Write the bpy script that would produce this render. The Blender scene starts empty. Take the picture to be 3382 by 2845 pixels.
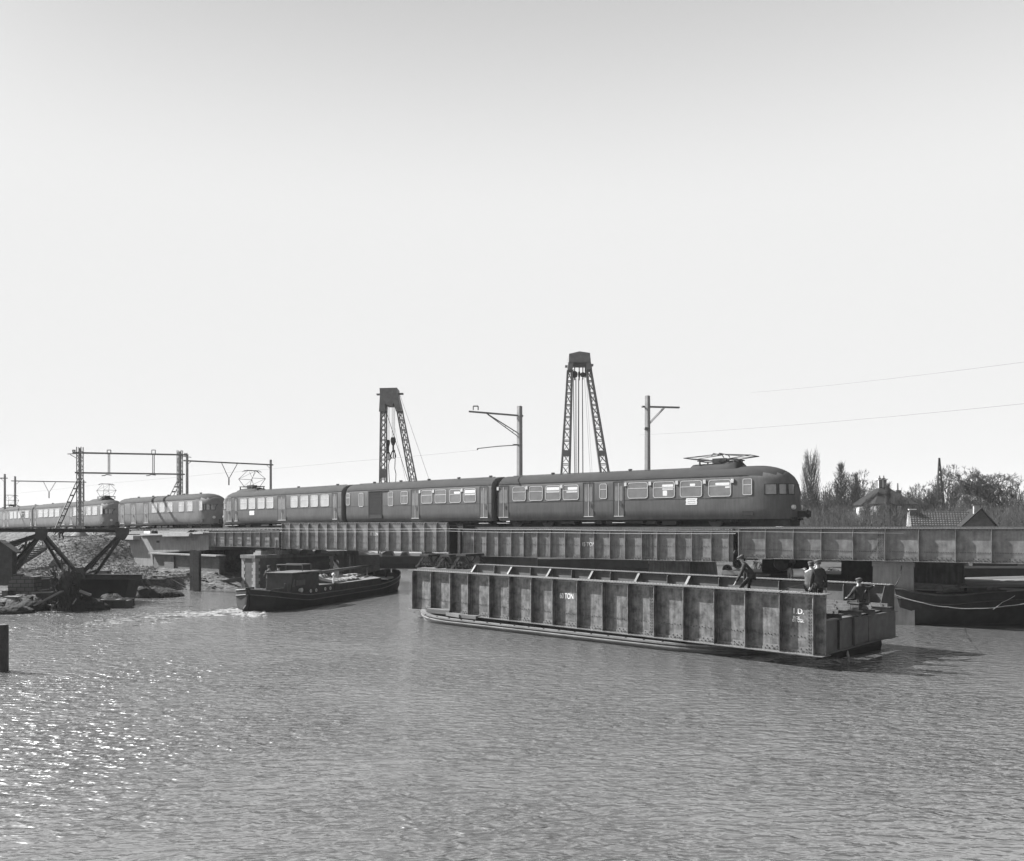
import bpy, math, random
from math import sin, cos, pi, radians, sqrt, atan2, hypot
from mathutils import Vector, Matrix
random.seed(7)
SC = bpy.context.scene
COL = SC.collection
# ------------------------------------------------------------------ camera, sky, sun
H = 4.8                 # height of the lens above the water
FP = 2850.0             # focal length in photo pixels (photo 3382 wide)
HY = 1745.0             # horizon row in the photo
CXP = 1691.0
cam_d = bpy.data.cameras.new('camera'); cam = bpy.data.objects.new('camera', cam_d); COL.objects.link(cam)
cam_d.sensor_fit = 'HORIZONTAL'; cam_d.sensor_width = 36.0; cam_d.lens = 36.0 * FP / 3382.0
cam_d.shift_y = (HY - 1422.5) / 3382.0
cam_d.clip_start = 0.1; cam_d.clip_end = 6000
cam.location = (0, 0, H); cam.rotation_euler = (pi / 2, 0, 0)
SC.camera = cam
SUN = Vector((-0.912, 0.405, 0.79)).normalized()      # towards the sun: left, beyond the train
sun_el = math.asin(SUN.z); sun_az = atan2(SUN.x, SUN.y)
W = bpy.data.worlds.new('World'); SC.world = W; W.use_nodes = True
wn = W.node_tree.nodes; wl = W.node_tree.links
for n in list(wn): wn.remove(n)
wo = wn.new('ShaderNodeOutputWorld'); bg = wn.new('ShaderNodeBackground')
sky = wn.new('ShaderNodeTexSky'); sky.sky_type = 'NISHITA'; sky.sun_disc = False
sky.sun_elevation = sun_el; sky.sun_rotation = sun_az
sky.air_density = 1.0; sky.dust_density = 2.5; sky.ozone_density = 1.0
bw = wn.new('ShaderNodeRGBToBW'); gm = wn.new('ShaderNodeMath'); gm.operation = 'POWER'; gm.inputs[1].default_value = SKY_GAMMA = 0.30
sc_ = wn.new('ShaderNodeMath'); sc_.operation = 'MULTIPLY'; sc_.inputs[1].default_value = SKY_MUL = 6.2
SKY_CAP = 6.3
wl.new(sky.outputs[0], bw.inputs[0]); wl.new(bw.outputs[0], gm.inputs[0]); wl.new(gm.outputs[0], sc_.inputs[0])
cp_ = wn.new('ShaderNodeMath'); cp_.operation = 'MINIMUM'; cp_.inputs[1].default_value = SKY_CAP
wtc = wn.new('ShaderNodeTexCoord'); wsp = wn.new('ShaderNodeSeparateXYZ'); wmr = wn.new('ShaderNodeMapRange'); wmr.interpolation_type = 'SMOOTHSTEP'
wzr = wn.new('ShaderNodeMapRange'); wzr.inputs[1].default_value = .6; wzr.inputs[2].default_value = 1.0; wzr.inputs[3].default_value = 1.0; wzr.inputs[4].default_value = .45
# the sky opposite the sun is darker than on the sun's side
wdn = wn.new('ShaderNodeVectorMath'); wdn.operation = 'DOT_PRODUCT'; wdn.inputs[1].default_value = Vector((SUN.x, SUN.y, 0)).normalized(); wl.new(wtc.outputs['Generated'], wdn.inputs[0])
wdr = wn.new('ShaderNodeMapRange'); wdr.inputs[1].default_value = -.3; wdr.inputs[2].default_value = -.8; wdr.inputs[3].default_value = 1.0; wdr.inputs[4].default_value = .38; wl.new(wdn.outputs['Value'], wdr.inputs[0])
wm2 = wn.new('ShaderNodeMath'); wm2.operation = 'MULTIPLY'; wl.new(wzr.outputs[0], wm2.inputs[0]); wl.new(wdr.outputs[0], wm2.inputs[1])
wm3 = wn.new('ShaderNodeMath'); wm3.operation = 'MULTIPLY'; wl.new(wm2.outputs[0], wm3.inputs[1])
wmr.inputs[1].default_value = .33; wmr.inputs[2].default_value = .62; wmr.inputs[3].default_value = 1.0; wmr.inputs[4].default_value = .6
wmu = wn.new('ShaderNodeMath'); wmu.operation = 'MULTIPLY'
wl.new(wtc.outputs['Generated'], wsp.inputs[0]); wl.new(wsp.outputs[2], wmr.inputs[0]); wl.new(wsp.outputs[2], wzr.inputs[0]); wl.new(wmr.outputs[0], wm3.inputs[0])
wl.new(sc_.outputs[0], cp_.inputs[0]); wl.new(cp_.outputs[0], wmu.inputs[0]); wl.new(wm3.outputs[0], wmu.inputs[1])
# bright aureole round the sun (outside the frame)
dv_ = wn.new('ShaderNodeVectorMath'); dv_.operation = 'DOT_PRODUCT'; dv_.inputs[1].default_value = SUN; wl.new(wtc.outputs['Generated'], dv_.inputs[0])
dm_ = wn.new('ShaderNodeMath'); dm_.operation = 'MAXIMUM'; dm_.inputs[1].default_value = 0; wl.new(dv_.outputs['Value'], dm_.inputs[0])
dp_ = wn.new('ShaderNodeMath'); dp_.operation = 'POWER'; dp_.inputs[1].default_value = 34; wl.new(dm_.outputs[0], dp_.inputs[0])
dq_ = wn.new('ShaderNodeMath'); dq_.operation = 'MULTIPLY_ADD'; dq_.inputs[1].default_value = 60; wl.new(dp_.outputs[0], dq_.inputs[0]); wl.new(wmu.outputs[0], dq_.inputs[2])
wl.new(dq_.outputs[0], bg.inputs[0]); wl.new(bg.outputs[0], wo.inputs[0]); bg.inputs[1].default_value = 0.0503
sd = bpy.data.lights.new('sun', 'SUN'); so = bpy.data.objects.new('sun', sd); COL.objects.link(so)
sd.energy = 5.0; sd.angle = radians(0.5); sd.color = (1, 1, 1)
so.rotation_euler = SUN.to_track_quat('Z', 'Y').to_euler()
SC.view_settings.view_transform = 'Standard'; SC.view_settings.look = 'None'
SC.view_settings.exposure = 1.42; SC.view_settings.gamma = 1.0
SC.cycles.sample_clamp_direct = 2.0

# ------------------------------------------------------------------ helpers
def at(px, py, Z):                       # photo column/row at a known distance -> world point
    return Vector(((px - CXP) * Z / FP, Z, H - (py - HY) * Z / FP))
def zr(py, Z): return H - (py - HY) * Z / FP
def onwater(px, py):
    Z = FP * H / (py - HY); return at(px, py, Z)
def along(px, o, d):                     # distance along line o+t*d (plan) where photo column px meets it
    k = (px - CXP) / FP
    return (k * o[1] - o[0]) / (d[0] - k * d[1])

class MB:
    def __init__(s): s.v = []; s.f = []
    def add(s, vs, fs):
        b = len(s.v); s.v += [tuple(p) for p in vs]; s.f += [tuple(b + i for i in f) for f in fs]; return s
    def box(s, x0, x1, y0, y1, z0, z1):
        return s.add([(x0,y0,z0),(x1,y0,z0),(x1,y1,z0),(x0,y1,z0),(x0,y0,z1),(x1,y0,z1),(x1,y1,z1),(x0,y1,z1)],
                     [(0,3,2,1),(4,5,6,7),(0,1,5,4),(1,2,6,5),(2,3,7,6),(3,0,4,7)])
    def bar(s, p, q, w, h, up=(0,0,1)):   # rectangular beam p->q, w across, h along 'up'
        p = Vector(p); q = Vector(q); d = (q - p)
        if d.length < 1e-6: return s
        d.normalize(); u = Vector(up)
        if abs(d.dot(u)) > .98: u = Vector((0,1,0))
        a = d.cross(u).normalized() * w / 2; b = a.cross(d).normalized() * h / 2
        return s.add([p-a-b,p+a-b,p+a+b,p-a+b,q-a-b,q+a-b,q+a+b,q-a+b],
                     [(0,1,2,3),(7,6,5,4),(0,4,5,1),(1,5,6,2),(2,6,7,3),(3,7,4,0)])
    def ell(s, p, q, w, h, t=.012, up=(0,0,1)):
        return s.bar(p, q, w, h, up)
    def tube(s, p, q, r0, r1=None, n=6, cap=True):
        p = Vector(p); q = Vector(q); r1 = r0 if r1 is None else r1
        d = q - p
        if d.length < 1e-7: return s
        d.normalize(); a = d.orthogonal().normalized(); b = d.cross(a)
        vs = [p + (a*cos(2*pi*i/n) + b*sin(2*pi*i/n))*r0 for i in range(n)] + [q + (a*cos(2*pi*i/n) + b*sin(2*pi*i/n))*r1 for i in range(n)]
        fs = [(i, (i+1)%n, n+(i+1)%n, n+i) for i in range(n)]
        if cap: fs += [tuple(range(n))[::-1], tuple(range(n, 2*n))]
        return s.add(vs, fs)
    def path(s, pts, r, n=5):
        for a, b in zip(pts, pts[1:]): s.tube(a, b, r, r, n)
        return s
    def prism(s, poly, a, b, ax='y'):     # polygon (u,v) extruded from a to b along axis
        def m(u, v, w): return (u, w, v) if ax == 'y' else ((u, v, w) if ax == 'z' else (w, u, v))
        n = len(poly); vs = [m(u, v, a) for u, v in poly] + [m(u, v, b) for u, v in poly]
        return s.add(vs, [tuple(range(n))[::-1], tuple(range(n, 2*n))] + [(i,(i+1)%n,n+(i+1)%n,n+i) for i in range(n)])
    def loft(s, rings, close=True, cap=True):
        n = len(rings[0]); b = len(s.v)
        for r in rings: s.v += [tuple(p) for p in r]
        for k in range(len(rings)-1):
            for i in range(n if close else n-1):
                j = (i+1) % n; s.f.append((b+k*n+i, b+k*n+j, b+(k+1)*n+j, b+(k+1)*n+i))
        if cap: s.f += [tuple(b+i for i in range(n))[::-1], tuple(b+(len(rings)-1)*n+i for i in range(n))]
        return s
    def ball(s, c, rx, ry=None, rz=None, nu=10, nv=6):
        ry = ry or rx; rz = rz or rx; c = Vector(c)
        rings = []
        for k in range(1, nv):
            t = pi*k/nv; rings.append([c + Vector((rx*sin(t)*cos(2*pi*i/nu), ry*sin(t)*sin(2*pi*i/nu), rz*cos(t))) for i in range(nu)])
        b = len(s.v); s.loft(rings, True, False); e = len(s.v)
        s.v += [tuple(c+Vector((0,0,rz))), tuple(c-Vector((0,0,rz)))]
        for i in range(nu):
            s.f.append((b+i, b+(i+1)%nu, e)); s.f.append((e-nu+(i+1)%nu, e-nu+i, e+1))
        return s
    def disc(s, c, r, t, ax='y', n=20):
        c = Vector(c); d = {'x':Vector((1,0,0)),'y':Vector((0,1,0)),'z':Vector((0,0,1))}[ax]*t/2
        return s.tube(c-d, c+d, r, r, n)
    def ring(s, c, r, tr, ax='y', n=20, m=5):
        pts = []
        for i in range(n+1):
            a = 2*pi*i/n; u, v = r*cos(a), r*sin(a)
            pts.append(Vector(c) + (Vector((u,0,v)) if ax=='y' else Vector((u,v,0)) if ax=='z' else Vector((0,u,v))))
        return s.path(pts, tr, m)
    def build(s, name, m, parent=None, loc=None, rz=0, smooth=False, bevel=0):
        me = bpy.data.meshes.new(name); me.from_pydata(s.v, [], s.f)
        me.materials.append(m)
        import bmesh
        bm = bmesh.new(); bm.from_mesh(me); bmesh.ops.recalc_face_normals(bm, faces=bm.faces[:]); bm.to_mesh(me); bm.free()
        o = bpy.data.objects.new(name, me); COL.objects.link(o)
        if smooth:
            for p in me.polygons: p.use_smooth = True
        if bevel:
            md = o.modifiers.new('bevel', 'BEVEL'); md.width = bevel; md.segments = 2; md.limit_method = 'ANGLE'
        if parent: o.parent = parent
        if loc is not None: o.location = loc
        if rz: o.rotation_euler = (0, 0, rz)
        return o

def smooth_angle(o, deg=40):
    me = o.data
    for p in me.polygons: p.use_smooth = True
    try: me.set_sharp_from_angle(angle=radians(deg))
    except Exception: pass
def tag(o, label=None, cat=None, group=None, kind=None):
    if label: o['label'] = label
    if cat: o['category'] = cat
    if group: o['group'] = group
    if kind: o['kind'] = kind
    return o
def thing(name, label, cat, loc=(0,0,0), rz=0, group=None):
    o = bpy.data.objects.new(name, None); COL.objects.link(o); o.empty_display_size = .3
    o.location = loc; o.rotation_euler = (0,0,rz)
    return tag(o, label, cat, group)
def copy_tree(o, parent=None):
    c = o.copy(); COL.objects.link(c); c.parent = parent
    for ch in list(o.children): copy_tree(ch, c)
    return c
def text(name, s, size, m, parent, M4, ext=.004, sx=1.0):
    cu = bpy.data.curves.new(name, 'FONT'); cu.body = s; cu.size = size; cu.extrude = ext; cu.align_x = 'CENTER'; cu.align_y = 'CENTER'
    t = bpy.data.objects.new(name, cu); COL.objects.link(t)
    dg = bpy.context.evaluated_depsgraph_get(); dg.update()
    me = bpy.data.meshes.new_from_object(t.evaluated_get(dg)); bpy.data.objects.remove(t)
    me.materials.clear(); me.materials.append(m)
    o = bpy.data.objects.new(name, me); COL.objects.link(o); o.parent = parent
    o.matrix_local = M4 @ Matrix.Diagonal((sx,1,1,1)); return o

# ------------------------------------------------------------------ materials (a black-and-white place: greys only)
def mat(name, c, rough=.6, var=.25, scale=3.0, bump=0.0, bscale=None, spec=.4, metal=0.0, streak=0.0, detail=6, stretch=None, coat=0):
    m = bpy.data.materials.new(name); m.use_nodes = True
    nt = m.node_tree; N = nt.nodes; L = nt.links; b = N['Principled BSDF']
    b.inputs['Roughness'].default_value = rough; b.inputs['Metallic'].default_value = metal
    b.inputs['Specular IOR Level'].default_value = spec
    b.inputs['Coat Weight'].default_value = coat
    tc = N.new('ShaderNodeTexCoord'); mp = N.new('ShaderNodeMapping'); L.new(tc.outputs['Object'], mp.inputs[0])
    if stretch: mp.inputs['Scale'].default_value = stretch
    nz = N.new('ShaderNodeTexNoise'); nz.inputs['Scale'].default_value = scale; nz.inputs['Detail'].default_value = detail; nz.inputs['Roughness'].default_value = .65
    L.new(mp.outputs[0], nz.inputs[0])
    mr = N.new('ShaderNodeMapRange'); mr.inputs[1].default_value = .3; mr.inputs[2].default_value = .7
    mr.inputs[3].default_value = 1 - var; mr.inputs[4].default_value = 1 + var
    L.new(nz.outputs[0], mr.inputs[0]); val = mr.outputs[0]
    if streak:
        mp2 = N.new('ShaderNodeMapping'); mp2.inputs['Scale'].default_value = (1, 1, .12); L.new(tc.outputs['Object'], mp2.inputs[0])
        n2 = N.new('ShaderNodeTexNoise'); n2.inputs['Scale'].default_value = 7; n2.inputs['Detail'].default_value = 5; L.new(mp2.outputs[0], n2.inputs[0])
        m2 = N.new('ShaderNodeMapRange'); m2.inputs[1].default_value = .35; m2.inputs[2].default_value = .65; m2.inputs[3].default_value = 1-streak; m2.inputs[4].default_value = 1+streak*.6
        L.new(n2.outputs[0], m2.inputs[0]); mu = N.new('ShaderNodeMath'); mu.operation = 'MULTIPLY'
        L.new(val, mu.inputs[0]); L.new(m2.outputs[0], mu.inputs[1]); val = mu.outputs[0]
    fm = N.new('ShaderNodeMath'); fm.operation = 'MULTIPLY'; fm.inputs[1].default_value = c; L.new(val, fm.inputs[0])
    cb = N.new('ShaderNodeCombineColor')
    for i in range(3): L.new(fm.outputs[0], cb.inputs[i])
    L.new(cb.outputs[0], b.inputs['Base Color'])
    if bump:
        n3 = N.new('ShaderNodeTexNoise'); n3.inputs['Scale'].default_value = bscale or scale*3; n3.inputs['Detail'].default_value = 8
        L.new(mp.outputs[0], n3.inputs[0]); bp = N.new('ShaderNodeBump'); bp.inputs['Strength'].default_value = .9; bp.inputs['Distance'].default_value = bump
        L.new(n3.outputs[0], bp.inputs['Height']); L.new(bp.outputs[0], b.inputs['Normal'])
    return m
def brick_mat(name, c1, c2, mortar, bw_=.22, bh=.07, ax='xz', size=.01, bump=.01, rough=.85):
    m = bpy.data.materials.new(name); m.use_nodes = True
    nt = m.node_tree; N = nt.nodes; L = nt.links; b = N['Principled BSDF']; b.inputs['Roughness'].default_value = rough
    tc = N.new('ShaderNodeTexCoord'); sp = N.new('ShaderNodeSeparateXYZ'); cm = N.new('ShaderNodeCombineXYZ'); L.new(tc.outputs['Object'], sp.inputs[0])
    ad = N.new('ShaderNodeMath'); ad.operation = 'ADD'; L.new(sp.outputs[0], ad.inputs[0]); L.new(sp.outputs[1], ad.inputs[1])
    L.new(ad.outputs[0], cm.inputs[0]); L.new(sp.outputs[2], cm.inputs[1])
    br = N.new('ShaderNodeTexBrick'); br.inputs['Scale'].default_value = 1; br.inputs['Brick Width'].default_value = bw_; br.inputs['Row Height'].default_value = bh
    br.inputs['Mortar Size'].default_value = size; br.inputs['Color1'].default_value = (c1,c1,c1,1); br.inputs['Color2'].default_value = (c2,c2,c2,1); br.inputs['Mortar'].default_value = (mortar,mortar,mortar,1)
    L.new(cm.outputs[0], br.inputs[0])
    nz = N.new('ShaderNodeTexNoise'); nz.inputs['Scale'].default_value = 1.3; nz.inputs['Detail'].default_value = 6; L.new(tc.outputs['Object'], nz.inputs[0])
    mr = N.new('ShaderNodeMapRange'); mr.inputs[1].default_value = .3; mr.inputs[2].default_value = .7; mr.inputs[3].default_value = .6; mr.inputs[4].default_value = 1.3; L.new(nz.outputs[0], mr.inputs[0])
    mx = N.new('ShaderNodeVectorMath'); mx.operation = 'SCALE'; L.new(br.outputs['Color'], mx.inputs[0]); L.new(mr.outputs[0], mx.inputs['Scale'])
    L.new(mx.outputs[0], b.inputs['Base Color'])
    bp = N.new('ShaderNodeBump'); bp.inputs['Strength'].default_value = .6; bp.inputs['Distance'].default_value = bump; L.new(br.outputs['Fac'], bp.inputs['Height']); bp.invert = True
    L.new(bp.outputs[0], b.inputs['Normal'])
    return m

M = {}
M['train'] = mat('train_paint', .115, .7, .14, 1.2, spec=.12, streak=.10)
M['train_b'] = mat('lighter_train_paint', .17, .75, .14, 1.2, spec=.1, streak=.10)  # lighter grey used on the rear carriages
M['roof'] = mat('train_roof', .045, .85, .12, 1.0, spec=.08)
M['under'] = mat('underframe', .035, .8, .35, 3)
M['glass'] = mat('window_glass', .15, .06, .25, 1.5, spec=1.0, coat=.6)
M['glass_l'] = mat('skylit_painted_glass', .42, .06, .15, 1.5, spec=1.0, coat=.6)  # pane colour lightened to stand for sky seen through the carriage
M['frame'] = mat('window_frame', .55, .35, .1, 3, spec=.7)
M['dark'] = mat('dark_gap', .02, .8, .2, 3)
M['girder'] = mat('girder_paint', .10, .62, .75, 2.6, .004, 14, spec=.3, streak=.3)
M['girder_b'] = mat('bridge_paint', .155, .62, .4, 2.2, .003, 16, spec=.35, streak=.18, stretch=(1,1,1))
M['rivet'] = mat('rivet_steel', .045, .5, .3, 6, spec=.5)
M['flange'] = mat('flange_steel', .12, .5, .35, 5, .004, 20, spec=.5)
M['steel_d'] = mat('dark_steel', .03, .6, .45, 3, .006, 9, spec=.4)
M['steel_m'] = mat('grey_steel', .08, .55, .3, 3, .004, 9, spec=.45)
M['crane'] = mat('crane_paint', .15, .6, .2, 2)  # grey lightened to stand in for haze over the distant cranes
M['conc'] = mat('concrete', .18, .9, .22, .9, .012, 12, streak=.16)
M['conc_d'] = mat('concrete_wet', .15, .85, .35, 1.3, .012, 10, streak=.25)
M['mast'] = mat('mast_concrete', .26, .8, .14, 3, .004, 12)
M['gantry'] = mat('gantry_steel', .17, .6, .2, 3)
M['wood'] = mat('old_wood', .11, .85, .3, 2.5, .008, 12, stretch=(.4,3,3))
M['wood_d'] = mat('tarred_wood', .045, .8, .4, 3, .01, 8)
M['plank'] = mat('pale_planks', .15, .85, .28, 3, .008, 10, stretch=(.5,4,4))
M['hull'] = mat('hull_tar', .022, .7, .4, 1.2, .006, 6, spec=.25)
M['hull_l'] = mat('hull_worn_wood', .12, .75, .35, 2.2, .01, 9, stretch=(.5,2,2))
M['cabin'] = mat('cabin_varnish', .06, .7, .3, 2.5, spec=.25)
M['white'] = mat('white_paint', .74, .6, .10, 8)
M['chalk'] = mat('stencil_paint', .62, .8, .35, 10)
M['rope'] = mat('rope_fibre', .30, .95, .2, 12)
M['wire'] = mat('wire_metal', .42, .4, .1, 5, spec=.7, metal=.3)
M['wire_d'] = mat('dark_wire', .08, .6, .1, 5)
M['cloth'] = mat('dark_work_cloth', .045, .95, .35, 7, .012, 25, spec=.1)
M['cloth_l'] = mat('grey_work_cloth', .07, .95, .3, 7, .012, 25, spec=.1)
M['skin'] = mat('skin', .3, .6, .08, 9, spec=.3)
M['hair'] = mat('hair', .05, .8, .3, 20)
M['cap'] = mat('cap_cloth', .085, .95, .2, 12, spec=.1)
M['cap_d'] = mat('dark_cap_cloth', .03, .95, .2, 12, spec=.1)
M['tarp'] = mat('canvas_tarp', .17, .9, .25, 3, .03, 5)
M['stone'] = mat('pale_stone', .28, .85, .2, 3, .01, 10)
M['mud'] = mat('wet_mud', .022, .9, .6, 2.5, .12, 5, spec=.2)
M['brick_d'] = brick_mat('engineering_brick', .075, .10, .05, .24, .08)
M['brick'] = brick_mat('house_brick', .13, .17, .2, .3, .1)
M['block'] = brick_mat('stacked_block', .07, .10, .02, .45, .24, size=.02, bump=.03)
M['bark'] = mat('bark', .04, .9, .3, 4)
M['twig'] = mat('twigs', .05, .9, .3, 2)
M['thatch'] = mat('roof_cover', .012, 1.0, .3, 3, .02, 8)
M['rubber'] = mat('black_iron', .03, .6, .3, 5)
M['foam'] = mat('water_foam', .32, .9, .3, 3)
# ------------------------------------------------------------------ ground, banks and water
def water_material():
    m = bpy.data.materials.new('rippled_water'); m.use_nodes = True
    nt = m.node_tree; N = nt.nodes; L = nt.links; b = N['Principled BSDF']
    b.inputs['Base Color'].default_value = (.088,.088,.088,1); b.inputs['Roughness'].default_value = .13
    b.inputs['IOR'].default_value = 1.9; b.inputs['Specular IOR Level'].default_value = 1.0
    tc = N.new('ShaderNodeTexCoord')
    def wave(scale, sx, sy, rot, detail, rough=.55, w=1.0):
        mp = N.new('ShaderNodeMapping'); mp.inputs['Rotation'].default_value = (0,0,radians(rot)); mp.inputs['Scale'].default_value = (sx, sy, 1)
        L.new(tc.outputs['Object'], mp.inputs[0]); n = N.new('ShaderNodeTexNoise'); n.inputs['Scale'].default_value = scale
        n.inputs['Detail'].default_value = detail; n.inputs['Roughness'].default_value = rough; n.inputs['Distortion'].default_value = .35
        L.new(mp.outputs[0], n.inputs[0]); k = N.new('ShaderNodeMath'); k.operation = 'MULTIPLY'; k.inputs[1].default_value = w
        L.new(n.outputs[0], k.inputs[0]); return k.outputs[0]
    a = wave(1.2, .6, 1.3, 14, 2, .5, .26); c = wave(3.6, .6, 1.25, -22, 2, .5, .44); d = wave(9.0, .7, 1.2, 8, 1, .5, .06)
    s1 = N.new('ShaderNodeMath'); s1.operation = 'ADD'; L.new(a, s1.inputs[0]); L.new(c, s1.inputs[1])
    s2 = N.new('ShaderNodeMath'); s2.operation = 'ADD'; L.new(s1.outputs[0], s2.inputs[0]); L.new(d, s2.inputs[1])
    # calmer and rougher patches
    pn = N.new('ShaderNodeTexNoise'); pn.inputs['Scale'].default_value = .13; pn.inputs['Detail'].default_value = 3; L.new(tc.outputs['Object'], pn.inputs[0])
    pr = N.new('ShaderNodeMapRange'); pr.inputs[1].default_value = .35; pr.inputs[2].default_value = .65; pr.inputs[3].default_value = .35; pr.inputs[4].default_value = 1.3; L.new(pn.outputs[0], pr.inputs[0])
    bp = N.new('ShaderNodeBump'); bp.inputs['Distance'].default_value = WAVE; L.new(pr.outputs[0], bp.inputs['Strength'])
    L.new(s2.outputs[0], bp.inputs['Height']); L.new(bp.outputs[0], b.inputs['Normal'])
    return m
WAVE = .40
wm = MB(); R = 2500
wm.add([(-R,-60,0),(R,-60,0),(R,R,0),(-R,R,0)], [(0,1,2,3)])
water = wm.build('water', water_material()); tag(water, kind='structure')

# the railway line in plan: track centre through these points (near rails start left)
TR = [(-150,208.6),(-72.5,130.6),(-49.2,107.2),(-30.7,91.0),(-15.07,77.1),(-1.31,65.3),(11.54,55.8),(17.9,51.1),(60,20)]
TZ = [4.2,4.45,4.6,4.75,4.85,4.85,4.85,4.85,4.85]
def track_s(x, y):                         # signed distance to the line, + on the camera's side ; nearest rail height
    best = (1e9, 0, 0)
    for i in range(len(TR)-1):
        ax, ay = TR[i]; bx, by = TR[i+1]; dx, dy = bx-ax, by-ay; l2 = dx*dx+dy*dy
        t = max(0, min(1, ((x-ax)*dx + (y-ay)*dy)/l2)); qx, qy = ax+t*dx, ay+t*dy
        d = hypot(x-qx, y-qy)
        if d < best[0]:
            sgn = -1 if (dx*(y-ay) - dy*(x-ax)) > 0 else 1
            best = (d, sgn*d, TZ[i]+t*(TZ[i+1]-TZ[i]))
    return best[1], best[2]
def lerp_tab(tab, x):
    if x <= tab[0][0]: return tab[0][1]
    for (a, b), (c, d) in zip(tab, tab[1:]):
        if x <= c: return b + (d-b)*(x-a)/(c-a)
    return tab[-1][1]
from mathutils import noise as mn
SHORE = [(-120,40),(-45,47),(-31,51.6),(-27.5,56.5),(-26.5,62),(-28,66.5),(-27,70),(-25,76),(-24,84),(-22,140),(-20,400)]
def sst(a, b, x):
    t = max(0, min(1, (x-a)/(b-a))); return t*t*(3-2*t)
def left_h(x, y):
    s, rz = track_s(x, y)
    d = 0                                    # distance inland from the shore line (plan), by x to the left of the shore curve
    # shore: interpolate x as function of y and y as function of x
    ys = lerp_tab([(-120,40),(-45,47.5),(-31,52.0),(-28,57),(-26,66),(-21.5,68),(-21,999)], x)
    d1 = y - ys
    d2 = -21.5 - x
    d = min(d1, d2*1.3 if y > 66 else 1e9)
    flat = min(1.1, -.5 + .22*max(d+1.6, 0)) if d > -1.6 else -.5
    bank = (sst(19.0, 9.0, s) * (rz - 1.0 - .9) + sst(7.0, 5.8, s)*.58) if s > 0 else sst(-19, -7, s)*(rz-.42-.9)
    e = sst(-23.8, -26.5, x) if y > 60 else 1
    if s > 5.6: e *= sst(-38.6, -43.5, x + .35*(s-5.6))
    z = flat + bank*e*(1 if d > 0 else 0)
    n = mn.fractal(Vector((x*.55, y*.55, 0)), 1, 2, 4)*.16 + mn.noise(Vector((x*2.2, y*2.2, 3)))*.06
    k = .25 if (abs(s) < 6) else 1
    return z + n*k
def grid_mesh(x0, x1, y0, y1, st, fn, keep=lambda x, y, z: True):
    nx = int((x1-x0)/st)+1; ny = int((y1-y0)/st)+1; g = MB(); idx = {}
    Zs = [[fn(x0+i*st, y0+j*st) for i in range(nx)] for j in range(ny)]
    for j in range(ny-1):
        for i in range(nx-1):
            q = [(i,j),(i+1,j),(i+1,j+1),(i,j+1)]
            if max(Zs[b][a] for a, b in q) < -.3: continue
            ids = []
            for a, b in q:
                if (a, b) not in idx: idx[(a, b)] = len(g.v); g.v.append((x0+a*st, y0+b*st, Zs[b][a]))
                ids.append(idx[(a, b)])
            g.f.append(tuple(ids))
    return g
def earth_mat(name, c, sc, bump, bs, var=.4, rot=0, st=(1,1,1)):
    m = mat(name, c, .95, var, sc, bump, bs, spec=.15, stretch=st)
    return m
M['earth'] = earth_mat('rough_earth_grass', .09, .8, .45, 2.6, .75)
M['field'] = earth_mat('flat_field', .06, .6, .2, 2.5, .35)
gl = grid_mesh(-96, -20, 44, 150, .42, left_h)
o = gl.build('embankment', M['earth'], smooth=True); tag(o, kind='structure')
def right_h(x, y):
    # field beyond the bridge on the far side
    sh = lerp_tab([(-60,330),(-10,170),(0,140),(12,110),(18,88),(22,80),(30,76),(60,60),(140,40)], x)
    d = y - sh
    z = min(.75, -.5+.3*max(d+1.7,0)) if d > -1.7 else -.5
    return z + mn.fractal(Vector((x*.3, y*.3, 5)), 1, 2, 3)*.12
gr_ = grid_mesh(-20, 130, 50, 330, 1.6, right_h)
o = gr_.build('field', M['field'], smooth=True); tag(o, kind='structure')
far = MB(); far.add([(-1800,260,.35),(-40,330,.35),(-40,2400,.35),(-1800,2400,.35)], [(0,1,2,3)]); far.add([(-40,330,.35),(1800,150,.35),(1800,2400,.35),(-40,2400,.35)], [(0,1,2,3)])
# bounded so that it meets the near grids
o = far.build('land', M['field']); tag(o, kind='structure')
# ballast bed on the embankment
def offset_line(pts, off):                   # + = camera's side
    out = []
    for i, (x, y) in enumerate(pts):
        a = pts[max(0, i-1)]; b = pts[min(len(pts)-1, i+1)]
        dx, dy = b[0]-a[0], b[1]-a[1]; l = hypot(dx, dy); out.append((x - off*(-dy)/l, y - off*dx/l))
    return out
M['ballast'] = mat('ballast', .07, .95, .4, 9, .05, 12)
bl = MB(); A = TR[:4] + [(-27.6,88.2)]
AZ = TZ[:4] + [4.77]
rings = []
for o1, dz in ((6.2,-.55),(5.6,-.17),(-1.9,-.17),(-2.6,-.55)):
    L_ = offset_line(A, o1); rings.append([(p[0], p[1], z+dz) for p, z in zip(L_, AZ)])
bl.loft(rings, close=False, cap=False)
o = bl.build('trackbed', M['ballast']); tag(o, kind='structure')
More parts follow.
